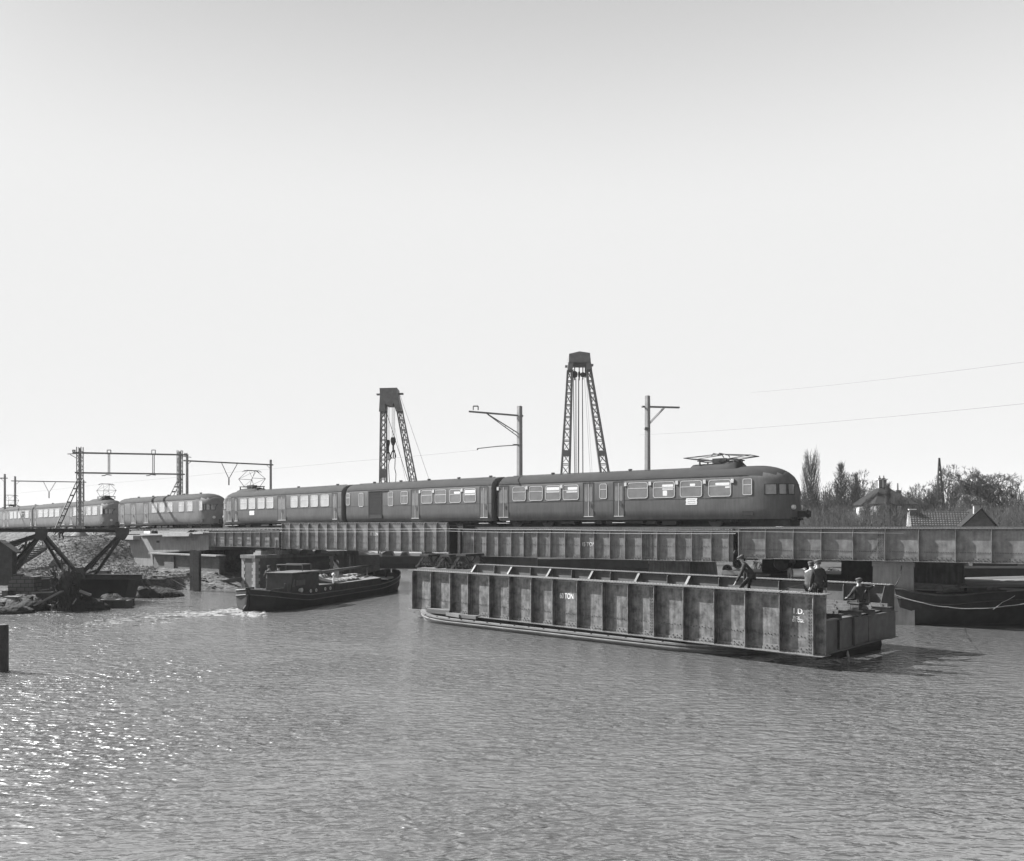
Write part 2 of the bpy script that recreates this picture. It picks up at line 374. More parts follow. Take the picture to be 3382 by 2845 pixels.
# tracks: rails and sleepers
def resample(pts, zs, st):
    out = []
    for i in range(len(pts)-1):
        a, b = pts[i], pts[i+1]; l = hypot(b[0]-a[0], b[1]-a[1]); n = max(1, int(l/st))
        for k in range(n):
            t = k/n; out.append((a[0]+(b[0]-a[0])*t, a[1]+(b[1]-a[1])*t, zs[i]+(zs[i+1]-zs[i])*t, (b[0]-a[0])/l, (b[1]-a[1])/l))
    return out
for nm, off in (('far', 0), ('near', 4.0)):
    c = offset_line(TR, off); t = MB()
    for g in (.72, -.72):
        ln = offset_line(c, g)
        for (p, q, z1, z2) in zip(ln, ln[1:], TZ, TZ[1:]): t.bar((p[0],p[1],z1-.03), (q[0],q[1],z2-.03), .07, .13)
    ob = t.build('railway_track', M['steel_m']); tag(ob, kind='structure')
    s = MB()
    for (x, y, z, dx, dy) in resample(c, TZ, .65):
        if y > 150 or y < 30: continue
        s.bar((x-dy*-1.25, y+dx*-1.25, z-.165), (x+dy*-1.25, y-dx*-1.25, z-.165), .24, .13)
    sl = s.build('track_sleepers', M['wood_d']); tag(sl, kind='structure')
# ------------------------------------------------------------------ plate girders
def rivet(mb, x, y, z, r=.022, out=-1, h=.02):
    r *= 1.35; h *= 1.3
    n = 5; b = len(mb.v)
    mb.v += [(x + r*cos(2*pi*i/n), y, z + r*sin(2*pi*i/n)) for i in range(n)] + [(x + .55*r*cos(2*pi*i/n), y+out*h, z + .55*r*sin(2*pi*i/n)) for i in range(n)]
    mb.f += [(b+i, b+(i+1)%n, b+n+(i+1)%n, b+n+i) for i in range(n)] + [tuple(b+n+i for i in range(n))]
def rivet_up(mb, x, y, z, r=.024, h=.02):
    n = 5; b = len(mb.v)
    mb.v += [(x + r*cos(2*pi*i/n), y + r*sin(2*pi*i/n), z) for i in range(n)] + [(x + .5*r*cos(2*pi*i/n), y + .5*r*sin(2*pi*i/n), z+h) for i in range(n)]
    mb.f += [(b+i, b+(i+1)%n, b+n+(i+1)%n, b+n+i) for i in range(n)] + [tuple(b+n+i for i in range(n))]
def girder(parent, L, h, sx, depth, fw, m, side=-1, y0=0, name='girder', rows=(), rv=True, gus=.62, seams=(), rev=False, fl='flange', rs=.16, ends=True):
    """main girder along local x, web at y0, z 0..h ; stiffener tips at list sx on the 'side' ; returns web"""
    w = MB().box(0, L, y0-.009, y0+.009, .02, h-.02).build('girder_web', m, parent)
    f = MB()
    f.box(-.02, L+.02, y0-fw, y0+fw, h-.022, h); f.box(.8, L-.8, y0-fw+.01, y0+fw-.01, h, h+.018)
    for s in (-1, 1): f.box(0, L, y0+s*.0095 if s > 0 else y0-.021, y0+.021 if s > 0 else y0-.0095, h-.13, h-.022)
    f.build('top_flange', M[fl], parent)
    f = MB(); f.box(-.02, L+.02, y0-fw, y0+fw, 0, .022); f.box(.5, L-.5, y0-fw+.01, y0+fw-.01, -.018, 0)
    for s in (-1, 1): f.box(0, L, y0+.0095 if s > 0 else y0-.021, y0+.021 if s > 0 else y0-.0095, .022, .13)
    f.build('bottom_flange', M[fl], parent)
    for x in sx:
        s = MB(); a, b = (y0-depth, y0-.022) if side < 0 else (y0+.022, y0+depth)
        tip = a if side < 0 else b; root = b if side < 0 else a
        # plate with clipped top and bottom corners, and angle leg against the web
        poly = [(root, .14), (tip, .26) if False else (tip, .12), (tip, h-.16), (root*.35+tip*.65, h-.03), (root, h-.03)]
        poly = [(root, .03), (tip, .03), (tip, h-.14), (root*.3+tip*.7, h-.028), (root, h-.028)]
        s.prism(poly, x-.006, x+.006, 'x'); s.box(x+.006, x+.085, min(root, root+side*.01), max(root, root+side*.01), .14, h-.14)
        s.box(x-.03, x-.006, min(tip, tip-side*.012), max(tip, tip-side*.012), .05, h-.16)
        s.build('stiffener', m, parent)
    if rv:
        r = MB(); yo = y0 + side*.0211
        x = .08
        while x < L-.05:
            rivet(r, x, yo, h-.075, .02, side); rivet(r, x, yo, .075, .02, side); x += rs
        for zf in rows:
            x = .1
            while x < L-.05:
                rivet(r, x, y0+side*.009, h*zf + (.03 if int(x/.13) % 2 and rs > .15 else 0), .019, side, .022); x += rs*.8
        for xx, cols, n in seams:
            r2 = MB()
            for c in range(cols):
                for k in range(n): rivet(r, xx + c*.1, y0+side*.0311, .2 + (h-.4)*k/(n-1), .022, side)
            r2.box(xx-.06, xx+(cols-1)*.1+.06, y0+min(0,side*.0095)-(0 if side<0 else 0)-( .0215 if side<0 else -.0095), y0+(-.0095 if side<0 else .031), .14, h-.14)
            r2.build('splice_plate', m, parent)
        x = .1
        while x < L-.05:
            rivet_up(r, x, y0+side*fw*.55, h+(.018 if .8 < x < L-.8 else 0)); rivet_up(r, x, y0+side*fw*.55, .022)
            if rs < .17: rivet_up(r, x+.07, y0-side*fw*.5, h+(.018 if .8 < x+.07 < L-.8 else 0))
            x += rs
        # gusset plates at the foot of the web between stiffeners
        xs = sorted(sx)
        for a, b in zip(xs, xs[1:]):
            g = MB(); wd = (b-a)*gus; g.box(b-wd, b-.04, y0+(side*.0245 if side < 0 else .022), y0+(-.022 if side < 0 else .0245), .03, .24)
            k = 0; x = b-wd+.06
            while x < b-.08:
                rivet(r, x, y0+side*.0245, .09 if k % 2 else .17, .022, side); x += .10; k += 1
            g.build('gusset_plate', M[fl], parent)
        o = r.build('rivets', M['rivet'], parent); o['kind'] = 'stuff'
    return w

def span_frame(Pa, Za, Pb, Zb, zb, name, label, group='bridge spans carrying the railway'):
    a = at(Pa, HY, Za); b = at(Pb, HY, Zb); d = (b-a); L = hypot(d.x, d.y); rz = atan2(d.y, d.x)
    return thing(name, label, 'bridge span', (a.x, a.y, zb), rz, group), (a.x, a.y), (d.x/L, d.y/L), L
def tips(pxs, o, d, depth):
    nx, ny = d[1], -d[0]       # outward (towards camera) for d pointing right-near: right of direction
    oo = (o[0]+nx*depth, o[1]+ny*depth)
    return [along(p, oo, d) for p in pxs]
def inner_works(t, L, h, width, m, top):
    # other girders, cross bracing and the deck that carries the second track
    g = MB()
    for y in (1.9, 3.9, 5.8):
        g.box(.05, L-.05, y-.01, y+.01, .02, h*.9); g.box(0, L, y-.16, y+.16, h*.9, h*.9+.02); g.box(0, L, y-.16, y+.16, 0, .02)
    g.build('inner_girders', m, t)
    c = MB(); n = max(3, int(L/2.4))
    for i in range(n+1):
        x = .2 + (L-.4)*i/n
        for ya, yb in ((.03, 1.88), (1.92, 3.88), (3.92, 5.78)):
            c.bar((x, ya, .1), (x, yb, h*.8), .07, .07); c.bar((x, ya, h*.8), (x, yb, .1), .07, .07)
    c.build('cross_bracing', m, t)
    k = MB().box(-.3, L+.3, .45, 6.6, top-.06, top); k.build('deck_plate', M['steel_d'], t)
# floating 60 ton span in the foreground ------------------------------------------------
NL = at(1363, HY, 46.7); NR = at(2729, HY, 29.3); FR = at(2943, HY, 34.05); FL = at(1574, HY, 53.6)
zb = .44; hh = 2.12
d = NR-NL; L = hypot(d.x, d.y); u = (d.x/L, d.y/L); rz = atan2(d.y, d.x)
fs = thing('floating_bridge_span', 'long riveted steel span marked 60 TON, loaded on a low barge in the foreground', 'bridge span', (NL.x, NL.y, zb), rz)
nt_ = thing('near_girder', None, None); nt_.parent = fs
px = [1361,1422,1486,1545,1615,1681,1753.5,1824,1905,1989,2073,2159,2256,2358,2460,2574,2685]
sx = [max(.03, x) for x in tips(px, (NL.x, NL.y), u, .26)]
girder(nt_, L, hh, sx, .26, .30, M['girder'], -1, 0, rows=(.27,), seams=((sx[5]-.32, 2, 16), (sx[11]-.34, 2, 16), (L-.62, 2, 16), (.1, 1, 16)), gus=.5)
MM = lambda x, y, z: Matrix.Translation((x, y, z)) @ Matrix.Rotation(pi/2, 4, 'X')
zt = lambda px_, py_, off=.011: None
def on_girder(px_, py_, o, dd):
    t = along(px_, o, dd); Z = o[1]+dd[1]*t; return t, zr(py_, Z)
o2 = (NL.x, NL.y)
tx, tz = on_girder(1872, 1970, o2, u); text('lettering', '60 TON', .34, M['white'], nt_, MM(tx, -.014, tz-zb), sx=.72)
tx, tz = on_girder(2637, 2020, o2, u); text('lettering', '1.D.', .27, M['chalk'], nt_, MM(tx, -.014, tz-zb))
tx, tz = on_girder(2632, 2041, o2, u); text('lettering', 'ROL', .15, M['chalk'], nt_, MM(tx, -.014, tz-zb))
tx, tz = on_girder(2637, 2051, o2, u); text('lettering', '01 CGL', .14, M['chalk'], nt_, MM(tx, -.014, tz-zb))
tx, tz = on_girder(1408, 1920, o2, u); text('lettering', '60 T', .26, M['girder_b'], nt_, MM(tx, -.014, tz-zb))
# far girder, slightly splayed
d2 = FR-FL; L2 = hypot(d2.x, d2.y); u2 = (d2.x/L2, d2.y/L2)
def local(pt):   # world plan -> span local
    dx, dy = pt[0]-NL.x, pt[1]-NL.y; return (dx*u[0]+dy*u[1], -dx*u[1]+dy*u[0])
fl_l = local((FL.x, FL.y)); fr_l = local((FR.x, FR.y))
ft = thing('far_girder', None, None); ft.parent = fs; ft.location = (fl_l[0], fl_l[1], .0); ft.rotation_euler = (0, 0, atan2(fr_l[1]-fl_l[1], fr_l[0]-fl_l[0]))
fx = [along(P, (FL.x, FL.y), u2) for P in [1640,1760,1896,2024,2212,2382,2580,2793]]
girder(ft, L2, hh+.02, fx, .2, .20, M['steel_m'], -1, 0, rows=(), gus=.3)
g = MB()
for P in (1578, 1697, 1826, 1965, 2118, 2285):       # sloping gusset brackets inside the far girder, lit by the sun
    x = along(P, (FL.x, FL.y), u2)
    g.prism([(-.95, .95), (-.95, 1.05), (-.16, hh-.03), (-.02, hh-.03), (-.02, .95)], x-.01, x+.01, 'x')
    g.prism([(-.98, .93), (-.98, 1.06), (-.17, hh-.02), (-.14, hh-.03), (-.94, 1.0), (-.94, .93)], x-.07, x+.07, 'x')
x = L2-.9; g.prism([(-1.0, 1.2), (-.05, hh-.03), (-.02, hh-.03), (-.02, 1.2)], x-.01, x+.01, 'x')
g.build('bracket', M['girder'], ft)
ep2 = MB().prism([(-1.05,.03),(-1.05,1.25),(-.62,hh-.01),(.2,hh-.01),(.2,.03)], L2+.022, L2+.04, 'x'); ep2.build('end_plate', M['steel_d'], ft)
# floor: cross girders, stringers, rails, planks
g = MB(); Wd = lambda x: fl_l[1] + (fr_l[1]-fl_l[1])*(x-fl_l[0])/(fr_l[0]-fl_l[0])
n = 12
for i in range(n):
    x = .6 + (L-1.0)*i/(n-1); w = Wd(x)-.04
    g.box(x-.01, x+.01, .04, w, .12, 1.1); g.box(x-.12, x+.12, .05, w, 1.1, 1.125); g.box(x-.12, x+.12, .05, w, .10, .12)
g.build('cross_girder', M['steel_m'], fs)
e = MB(); w0 = Wd(L)
e.prism([(L-.12, .03), (L-.12+ (fr_l[0]-L)*1.0, w0-.05), (L-.10+(fr_l[0]-L), w0-.05), (L-.10, .03)], .02, 1.16, 'z')
e.prism([(L-.30, .05), (L-.30+(fr_l[0]-L), w0-.06), (L-.02+(fr_l[0]-L), w0-.06), (L-.02, .05)], 1.16, 1.19, 'z')
e.prism([(L-.28, .05), (L-.28+(fr_l[0]-L), w0-.06), (L-.04+(fr_l[0]-L), w0-.06), (L-.04, .05)], .03, .06, 'z')
for yy in (1.2, 2.6, 4.0, 5.4):
    xx = L + (fr_l[0]-L)*yy/w0; e.bar((xx-.09, yy, .1), (xx-.09, yy, 1.15), .012, .14, (1,0,0)); e.bar((xx-.05, yy, 1.1), (xx-.05, yy, .1), .09, .012, (0,1,0))
e.build('end_cross_girder', M['steel_m'], fs)
s = MB()
for y in (1.35, 2.85, 3.95, 5.3):
    s.box(.7, L-.12, y-.009, y+.009, 1.13, 1.33); s.box(.7, L-.1, y-.11, y+.11, 1.33, 1.35)
s.build('stringer', M['steel_m'], fs)
r = MB()
for y in (1.35, 2.85, 3.95, 5.3):
    r.box(.9, L-.25, y-.035, y+.035, 1.35, 1.47); 
    x = L-.5
    while x > L-9: r.box(x-.09, x+.09, y-.10, y+.10, 1.352, 1.385); r.tube((x, y-.075, 1.385), (x, y-.075, 1.50), .014); r.tube((x, y+.075, 1.385), (x, y+.075, 1.47), .014); x -= .62
r.build('rail', M['flange'], fs)
p = MB()
for i in range(4): p.box(.8, L-1.6, .34+.23*i, .55+.23*i, 1.40+.004*(i%2), 1.45)
p.build('walkway_plank', M['wood_d'], fs)
# ---------------------------------------------------------------- fixed spans
def px_span(Pa, Za, Pb, Zb, zb, h, ext, label, pxs, depth, fw, rows, seams=(), lett=None, m='girder_b', rs=.2):
    t, o, dd, L = span_frame(Pa, Za, Pb, Zb, zb, 'bridge_span', label)
    if ext: L *= ext
    sx = [min(max(.02, v), L-.02) for v in tips(pxs, o, dd, depth)]
    g = thing('near_girder', None, None); g.parent = t
    sm = [(sx[i]+dx, c, n) for i, dx, c, n in seams]
    girder(g, L, h, sx, depth, fw, M[m], -1, 0, rows=rows, seams=sm, gus=.55, rs=rs)
    if lett:
        s, P, Y, size = lett; x, z = on_girder(P, Y, o, dd); text('lettering', s, size, M['white'], g, MM(x, -.014, z-zb), sx=.8)
    return t, o, dd, L
t1, o1, d1, L1 = px_span(690, 75.6, 925, 69.7, 3.235, 1.36, 0, 'short low plate-girder span between the pale concrete abutment and the brick pier',
    [690.5,712,741,769,798,829,858,890,921], .13, .16, (.3,))
inner_works(t1, L1, 1.36, 6, M['steel_d'], 1.40)
t2, o2_, d2_, L2_ = px_span(930, 69.7, 1480, 59.3, 3.14, 2.07, 0, 'tall plate-girder span with stencilled tonnage, standing above rail level over the motor barge',
    [930.5,957,989,1018,1050,1079,1113,1144,1175,1214,1249,1283,1323,1361,1401,1441,1478], .15, .03, (.28,.5), ((4,-.1,1,14),(11,-.1,1,14)), ('00 TON', 1235, 1765, .32))
inner_works(t2, L2_, 2.07, 6, M['steel_d'], 1.45)
t3, o3, d3, L3 = px_span(1524, 58.9, 2422, 47.45, 2.93, 1.79, 0, 'plate-girder span lettered 45 TON, behind the floating span',
    [1565,1606,1645,1688,1729,1774,1817,1866,1916,1962,2014,2064,2120,2170,2230,2285,2349,2406], .14, .14, (.46,), ((4,.3,2,16),(12,.25,4,18)), ('45 TON', 1944, 1799, .36), rs=.17)
inner_works(t3, L3, 1.79, 6, M['steel_d'], 1.66)
t4, o4, d4, L4 = px_span(2437, 47.3, 3382, 39.6, 3.165, 1.62, 1.7, 'plain plate-girder span with widely spaced stiffeners, reaching out of the right edge of the picture',
    [2440,2528,2620,2712,2817,2923,3034,3156,3275,3396], .17, .14, (.29,), ((5,-.33,3,16),), None, rs=.13)
inner_works(t4, L4, 1.62, 6, M['steel_d'], 1.42)
# dark end posts between the tall span and the 45 ton span
ep = MB(); a = (1486, 59.2)
p0 = at(1486, HY, 59.3); ep.box(0, .12, -.15, 1.8, 0, 2.0); ep.box(.2, .75, .5, 1.8, 0, 1.95); ep.box(.78, 1.0, -.1, .1, .1, 1.75)
o = ep.build('bearing_frame', M['steel_d'], loc=(p0.x, p0.y, 3.0), rz=atan2(d2_[1], d2_[0])); tag(o, 'dark steel end frame filling the gap between the tall span and the 45 ton span', 'steel frame')
# ---------------------------------------------------------------- wires strung along the bridge
def cable(name, label, pts, r, m='wire', cat='cable', group=None, sag=0, n=8, rs=4):
    mb = MB(); P = []
    for a, b in zip(pts, pts[1:]):
        a = Vector(a); b = Vector(b)
        for k in range(n):
            t = k/n; q = a.lerp(b, t); q.z -= sag*4*t*(1-t); P.append(q)
    P.append(Vector(pts[-1])); mb.path(P, r, rs)
    return tag(mb.build(name, M[m]), label, cat, group)
cable('service_wire', 'upper of two thin bright wires stretched along the bridge girders', [at(560,1750,79), at(925,1747,69.2), at(1480,1746.5,58.6), at(1800,1749.5,54.0), at(2430,1755,46.6), at(3382,1763,40)], .016, sag=.03)
cable('service_wire', 'lower of two thin bright wires stretched along the bridge girders', [at(560,1758.5,79), at(925,1757,69.0), at(1480,1754.5,58.4), at(1800,1759,53.8), at(2430,1763,46.4)], .016, sag=.03)
# ------------------------------------------------------------------ train
PROF = [(1.30,.50),(1.40,.72),(1.45,1.15),(1.45,2.0),(1.45,2.97),(1.42,3.12),(1.30,3.36),(1.08,3.55),(.78,3.69),(.4,3.77),(0,3.80)]
FULL = [(-y, z) for y, z in PROF] + [(y, z) for y, z in PROF[-2::-1]]      # from near side bottom over the roof to far side bottom
def sect(th, x0, a, dirn):      # cab rounding ring at angle th (0 = full section, pi/2 = tip)
    c = max(cos(th), 0.0); sy = max(c**.56, .02); szt = .50 + .50*c**.72
    x = x0 + dirn*a*sin(th)
    return [(x - dirn*0.12*max(0,(z-2.2))/1.6*sin(th)**2, y*sy, .5+(z-.5)*(szt if True else 1)) for y, z in FULL]
def nose_pt(th, z, L, a, side, out=0):
    """point on the rounded end at angle th, height z (side -1 = camera side)"""
    c = max(cos(th), 0); sy = c**.56; szt = .50+.50*c**.72
    zz = .5+(z-.5)/szt; y = lerp_tab([(b, a_) for a_, b in PROF], zz)
    return Vector((L - a + a*sin(th) - .12*max(0, (zz-2.2))/1.6*sin(th)**2, side*y*sy, z))
def cab_patch(mb, L, a, th0, th1, z0, z1, out, thick=.03, n=4, side=-1, flip=None):
    def P(th, z, o):
        e = .01; p = nose_pt(th, z, L, a, side); px_ = nose_pt(th+e, z, L, a, side)-p; pz = nose_pt(th, z+e, L, a, side)-p
        nn = px_.cross(pz).normalized(); c = Vector((L-a, 0, z))
        if nn.dot(p-c) < 0: nn = -nn
        q = p+nn*o
        if flip is not None: q.x = flip-q.x
        return q
    f = [[P(th0+(th1-th0)*i/n, z0+(z1-z0)*j, out) for j in (0, .5, 1)] for i in range(n+1)]
    g = [[P(th0+(th1-th0)*i/n, z0+(z1-z0)*j, out-thick) for j in (0, .5, 1)] for i in range(n+1)]
    rings = [[*f[i], *reversed(g[i])] for i in range(n+1)]
    mb.loft(rings)
def rrect(x0, x1, z0, z1, r, n=3):
    pts = []
    for cx_, cz, a0 in ((x1-r, z1-r, 0), (x0+r, z1-r, 90), (x0+r, z0+r, 180), (x1-r, z0+r, 270)):
        for k in range(n+1):
            a = radians(a0+90*k/n); pts.append((cx_+r*cos(a), cz+r*sin(a)))
    return pts
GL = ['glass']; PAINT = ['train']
def add_window(car, x0, x1, z0=1.93, z1=2.90, r=.13, half=True, dark=False, side=-1, hook=True):
    y = side*1.45; s = side
    def ys(a): return y + s*a
    outer = rrect(x0-.035, x1+.035, z0-.035, z1+.035, r+.03); inner = rrect(x0, x1, z0, z1, r)
    mb = MB(); n = len(outer)
    vs = [(u, ys(.0), v) for u, v in outer] + [(u, ys(.022), v) for u, v in outer] + [(u, ys(.022), v) for u, v in inner] + [(u, ys(.0), v) for u, v in inner]
    fsx = []
    for k in range(3):
        for i in range(n): fsx.append((k*n+i, k*n+(i+1)%n, (k+1)*n+(i+1)%n, (k+1)*n+i))
    mb.add(vs, fsx)
    if half:
        zm = z0+(z1-z0)*.62; mb.box(x0+.01, x1-.01, min(ys(.008), ys(.022)), max(ys(.008), ys(.022)), zm, zm+.035)
    f = mb.build('window', M['frame'], car)
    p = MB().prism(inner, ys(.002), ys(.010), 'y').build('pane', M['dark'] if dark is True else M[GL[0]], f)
    if dark and isinstance(dark, list):
        for (a0, a1, b0, b1) in dark:
            MB().prism(rrect(x0+(x1-x0)*a0, x0+(x1-x0)*a1, z0+(z1-z0)*b0, z0+(z1-z0)*b1, .03, 2), ys(.0105), ys(.014), 'y').build('painted_view_through', M['white'], f)  # pale patch painted for daylight seen through the opposite windows
    return f
def add_door(car, x0, x1, z0=.74, z1=3.0, double=True, side=-1):
    s = side; y = s*1.45
    def B(mb, a, b, ya, yb, c, d_): 
        p, q = y+s*ya, y+s*yb; mb.box(a, b, min(p, q), max(p, q), c, d_)
    mb = MB(); B(mb, x0, x1, -.01, .004, z0, z1)
    gap = MB(); q0, q1 = y+s*.001, y+s*.011; gap.prism([(x0-.07,z0-.02),(x0,z0-.02),(x0,z1),(x1,z1),(x1,z0),(x1+.03,z0),(x1+.03,z1+.05),(x0-.07,z1+.05)], q0, q1, 'y')
    dr = mb.build('door', M[PAINT[0]], car); gap.build('door_gap', M['dark'], dr)
    xm = (x0+x1)/2; w = (x1-x0)
    fr = MB(); B(fr, x0, x1, .004, .016, z0-.02, z0+.02); B(fr, xm-.015, xm+.015, .004, .016, z0+.02, z1-.05) if double and w > .5 else None
    fr.build('door_trim', M['frame'], dr)
    pn = MB()
    if w > .5:
        for a, b in ((x0+.08, xm-.06), (xm+.06, x1-.08)):
            pn.prism(rrect(a, b, 1.75, 2.75, min(.06, (b-a)/3)), y+s*.004, y+s*.012, 'y')
    else: pn.prism(rrect(x0+.08, x1-.08, 1.75, 2.75, min(.05, w/5)), y+s*.004, y+s*.012, 'y')
    pn.build('pane', M['glass'], dr)
    hd = MB(); hd.tube((xm+.07, y+s*.05, 1.45), (xm+.07, y+s*.05, 1.75), .016); hd.tube((xm+.07, y+s*.012, 1.47), (xm+.07, y+s*.05, 1.47), .012); hd.tube((xm+.07, y+s*.012, 1.73), (xm+.07, y+s*.05, 1.73), .012)
    hd.build('handle', M['dark'], dr)
    st = MB(); B(st, x0-.1, x1+.1, -.1, .06, .30, .335); st.build('step', M['frame'], dr)
def bogie(car, xc, wb=2.7):
    b = MB(); 
    for s in (-1, 1):
        b.prism([(xc-wb/2-.45, .38), (xc-wb/2+.45, .38), (xc-.4, .30), (xc+.4, .30), (xc+wb/2-.45, .38), (xc+wb/2+.45, .38), (xc+wb/2+.4, .66), (xc-wb/2-.4, .66)], s*1.02-.06, s*1.02+.06, 'y')
        for sx_ in (-1, 1): b.box(xc+sx_*wb/2-.16, xc+sx_*wb/2+.16, min(s*1.10, s*1.20), max(s*1.10, s*1.20), .34, .62)
        for q in (-.25, .05): b.tube((xc+q+.1, s*1.14, .34), (xc+q+.1, s*1.14, .62), .09)
    b.box(xc-.3, xc+.3, -.95, .95, .4, .62)
    bo = b.build('bogie', M['under'], car)
    for sx_ in (-1, 1):
        x = xc+sx_*wb/2; w = MB(); w.tube((x, -.9, .47), (x, .9, .47), .07, n=8)
        for s in (-1, 1): w.tube((x, s*.68, .47), (x, s*.80, .47), .47, n=20); w.tube((x, s*.66, .47), (x, s*.68, .47), .50, n=20)
        w.build('wheelset', M['steel_m'], bo)
def pantograph(car, x, zb, raised, r=.022):
    b = MB()
    for s in (-1, 1):
        b.bar((x-1.3, s*.62, zb+.16), (x+1.3, s*.62, zb+.16), .07, .07); 
        for q in (-1.15, 1.15): b.tube((x+q, s*.62, zb-.12), (x+q, s*.62, zb+.13), .07, .05, 8)
    for q in (-1.3, 0, 1.3): b.bar((x+q, -.62, zb+.16), (x+q, .62, zb+.16), .06, .06)
    b.box(x-.45, x+.45, -.3, .3, zb+.0, zb+.3)
    p = b.build('pantograph', M['steel_d'], car)
    a = MB(); hz = 1.75 if raised else .55; kz = .95 if raised else .38; kx = 1.25 if raised else 2.2
    for s in (-1, 1):
        for q in (-1, 1):
            a.tube((x+q*.55, s*.58, zb+.2), (x+q*kx, s*.75, zb+kz), r*1.2); a.tube((x+q*kx, s*.75, zb+kz), (x+q*.12, s*.42, zb+hz), r)
        a.tube((x-kx, -.75, zb+kz), (x-kx, .75, zb+kz), r)
        a.tube((x+kx, -.75, zb+kz), (x+kx, .75, zb+kz), r)
    for q in (-1, 1): a.tube((x+q*.55, -.58, zb+.2), (x+q*kx, .75, zb+kz), r*.7); a.tube((x+q*kx, -.75, zb+kz), (x+q*.12, .42, zb+hz), r*.7)
    a.build('arm', M['steel_d'], p)
    h = MB()
    for q in (-.2, .2): h.path([(x+q, -.95, zb+hz-.12), (x+q, -.7, zb+hz+.03), (x+q, .7, zb+hz+.03), (x+q, .95, zb+hz-.12)], .03, 6)
    h.bar((x-.2, 0, zb+hz), (x+.2, 0, zb+hz), .04, .04); h.build('contact_bow', M['steel_d'], p)
def make_car(A, B, zA, zB, label, PA, PB, wins, doors, left_cab, right_cab, panto=None, hump=None, logo=None, cabdoor=None, slide=None, small=(), nvents=4, gang=True, cabwin=(), Lx=None, vents=()):
    dx, dy = B[0]-A[0], B[1]-A[1]; Lf = hypot(dx, dy); dd = (dx/Lf, dy/Lf)
    nx, ny = dd[1], -dd[0]; o = (A[0]+nx*1.45, A[1]+ny*1.45)         # near side plane
    x0 = .22; L = (Lx or Lf)-.22
    car = thing('train_carriage', label, 'train carriage', (A[0], A[1], zA), atan2(dy, dx), 'carriages of the electric train crossing the bridge')
    car.rotation_euler = (0, -atan2(zB-zA, Lf), atan2(dy, dx))
    rings = []
    if left_cab:
        for k in range(9, 0, -1): rings.append(sect(radians(89.2)*k/9, x0+2.6, 2.6, -1))
    else: rings.append([(x0, y*.93, .5+(z-.5)*.985) for y, z in FULL]); rings.append([(x0+.10, y, z) for y, z in FULL])
    xa = x0+(2.6 if left_cab else .11); xb = L-(2.6 if right_cab else .11); n = 16
    for k in range(n+1): rings.append([(xa+(xb-xa)*k/n, y, z) for y, z in FULL])
    if right_cab:
        for k in range(1, 10): rings.append(sect(radians(89.2)*k/9, L-2.6, 2.6, 1))
    else: rings.append([(L-.10, y, z) for y, z in FULL]); rings.append([(L, y*.93, .5+(z-.5)*.985) for y, z in FULL])
    mb = MB().loft(rings); body = mb.build('body', M[PAINT[0]], car); smooth_angle(body, 35); body.data.materials.append(M['roof'])
    for pg in body.data.polygons:
        if pg.center.z > 3.2 and abs(pg.normal.x) < .6: pg.material_index = 1
    X = lambda P: along(P, o, dd)
    g = MB()   # gutter strip along the roof edge
    for s in (-1, 1): g.box(xa, xb, min(s*1.418, s*1.44), max(s*1.418, s*1.44), 3.12, 3.155)
    
    for s in (-1, 1): g.box(xa, xb, min(s*1.449, s*1.457), max(s*1.449, s*1.457), 1.78, 1.80)
    g.build('roof_gutter', M['roof'], car)
    for w in wins: add_window(car, X(w[0]), X(w[1]), dark=(w[2] if len(w) > 2 else False))
    for w in small: add_window(car, X(w[0]), X(w[1]), w[2] if len(w) > 2 else 1.95, w[3] if len(w) > 3 else 2.9, .1, len(w) < 5)
    for w in doors: add_door(car, X(w[0]), X(w[1]))
    # same openings on the far side so that it is a whole carriage
    for w in wins: add_window(car, X(w[0]), X(w[1]), side=1)
    if slide:
        a, b = X(slide[0]), X(slide[1]); f = MB(); f.box(a-.08, a, -1.475, -1.45, .75, 3.05); f.box(b, b+.05, -1.475, -1.45, .75, 3.05); f.box(a-.08, b+.9, -1.49, -1.45, 3.0, 3.06)
        so_ = MB(); so_.box(a, b, -1.462, -1.445, 1.05, 3.0); 
        for k in range(7): so_.box(a+.02, b-.02, -1.475, -1.462, 1.2+k*.26, 1.23+k*.26)
        sd_ = so_.build('sliding_door', M['roof'], car); f.build('door_frame', M['dark'], sd_); MB().box(a, b, -1.461, -1.44, .76, 1.05).build('threshold', M['dark'], sd_)
    u = MB()   # underframe gear
    u.box(xa+1, xb-1, -1.1, 1.1, .42, .53); u.box(x0+(1.6 if left_cab else .1), L-(1.6 if right_cab else .1), -.55, .55, .04, .42)
    xx = xa+5.2
    rnd = random.Random(int(PA))
    while xx < xb-5.2:
        w = rnd.uniform(.7, 1.6); u.box(xx, xx+w, -1.25, -.5, .16+rnd.random()*.1, .42); u.box(xx, xx+w, .5, 1.25, .2, .42); xx += w+rnd.uniform(.2, .7)
    u.build('underframe', M['under'], car)
    bogie(car, x0+3.4 if left_cab else x0+2.6); bogie(car, L-(3.6 if right_cab else 2.6))
    for k in range(nvents):
        x = xa + (xb-xa)*(k+.6)/nvents; v = MB(); v.tube((x, 0, 3.79), (x, 0, 3.90), .11, .13, 8); v.tube((x, 0, 3.90), (x, 0, 3.95), .17, .12, 8); v.build('roof_vent', M['under'], car)
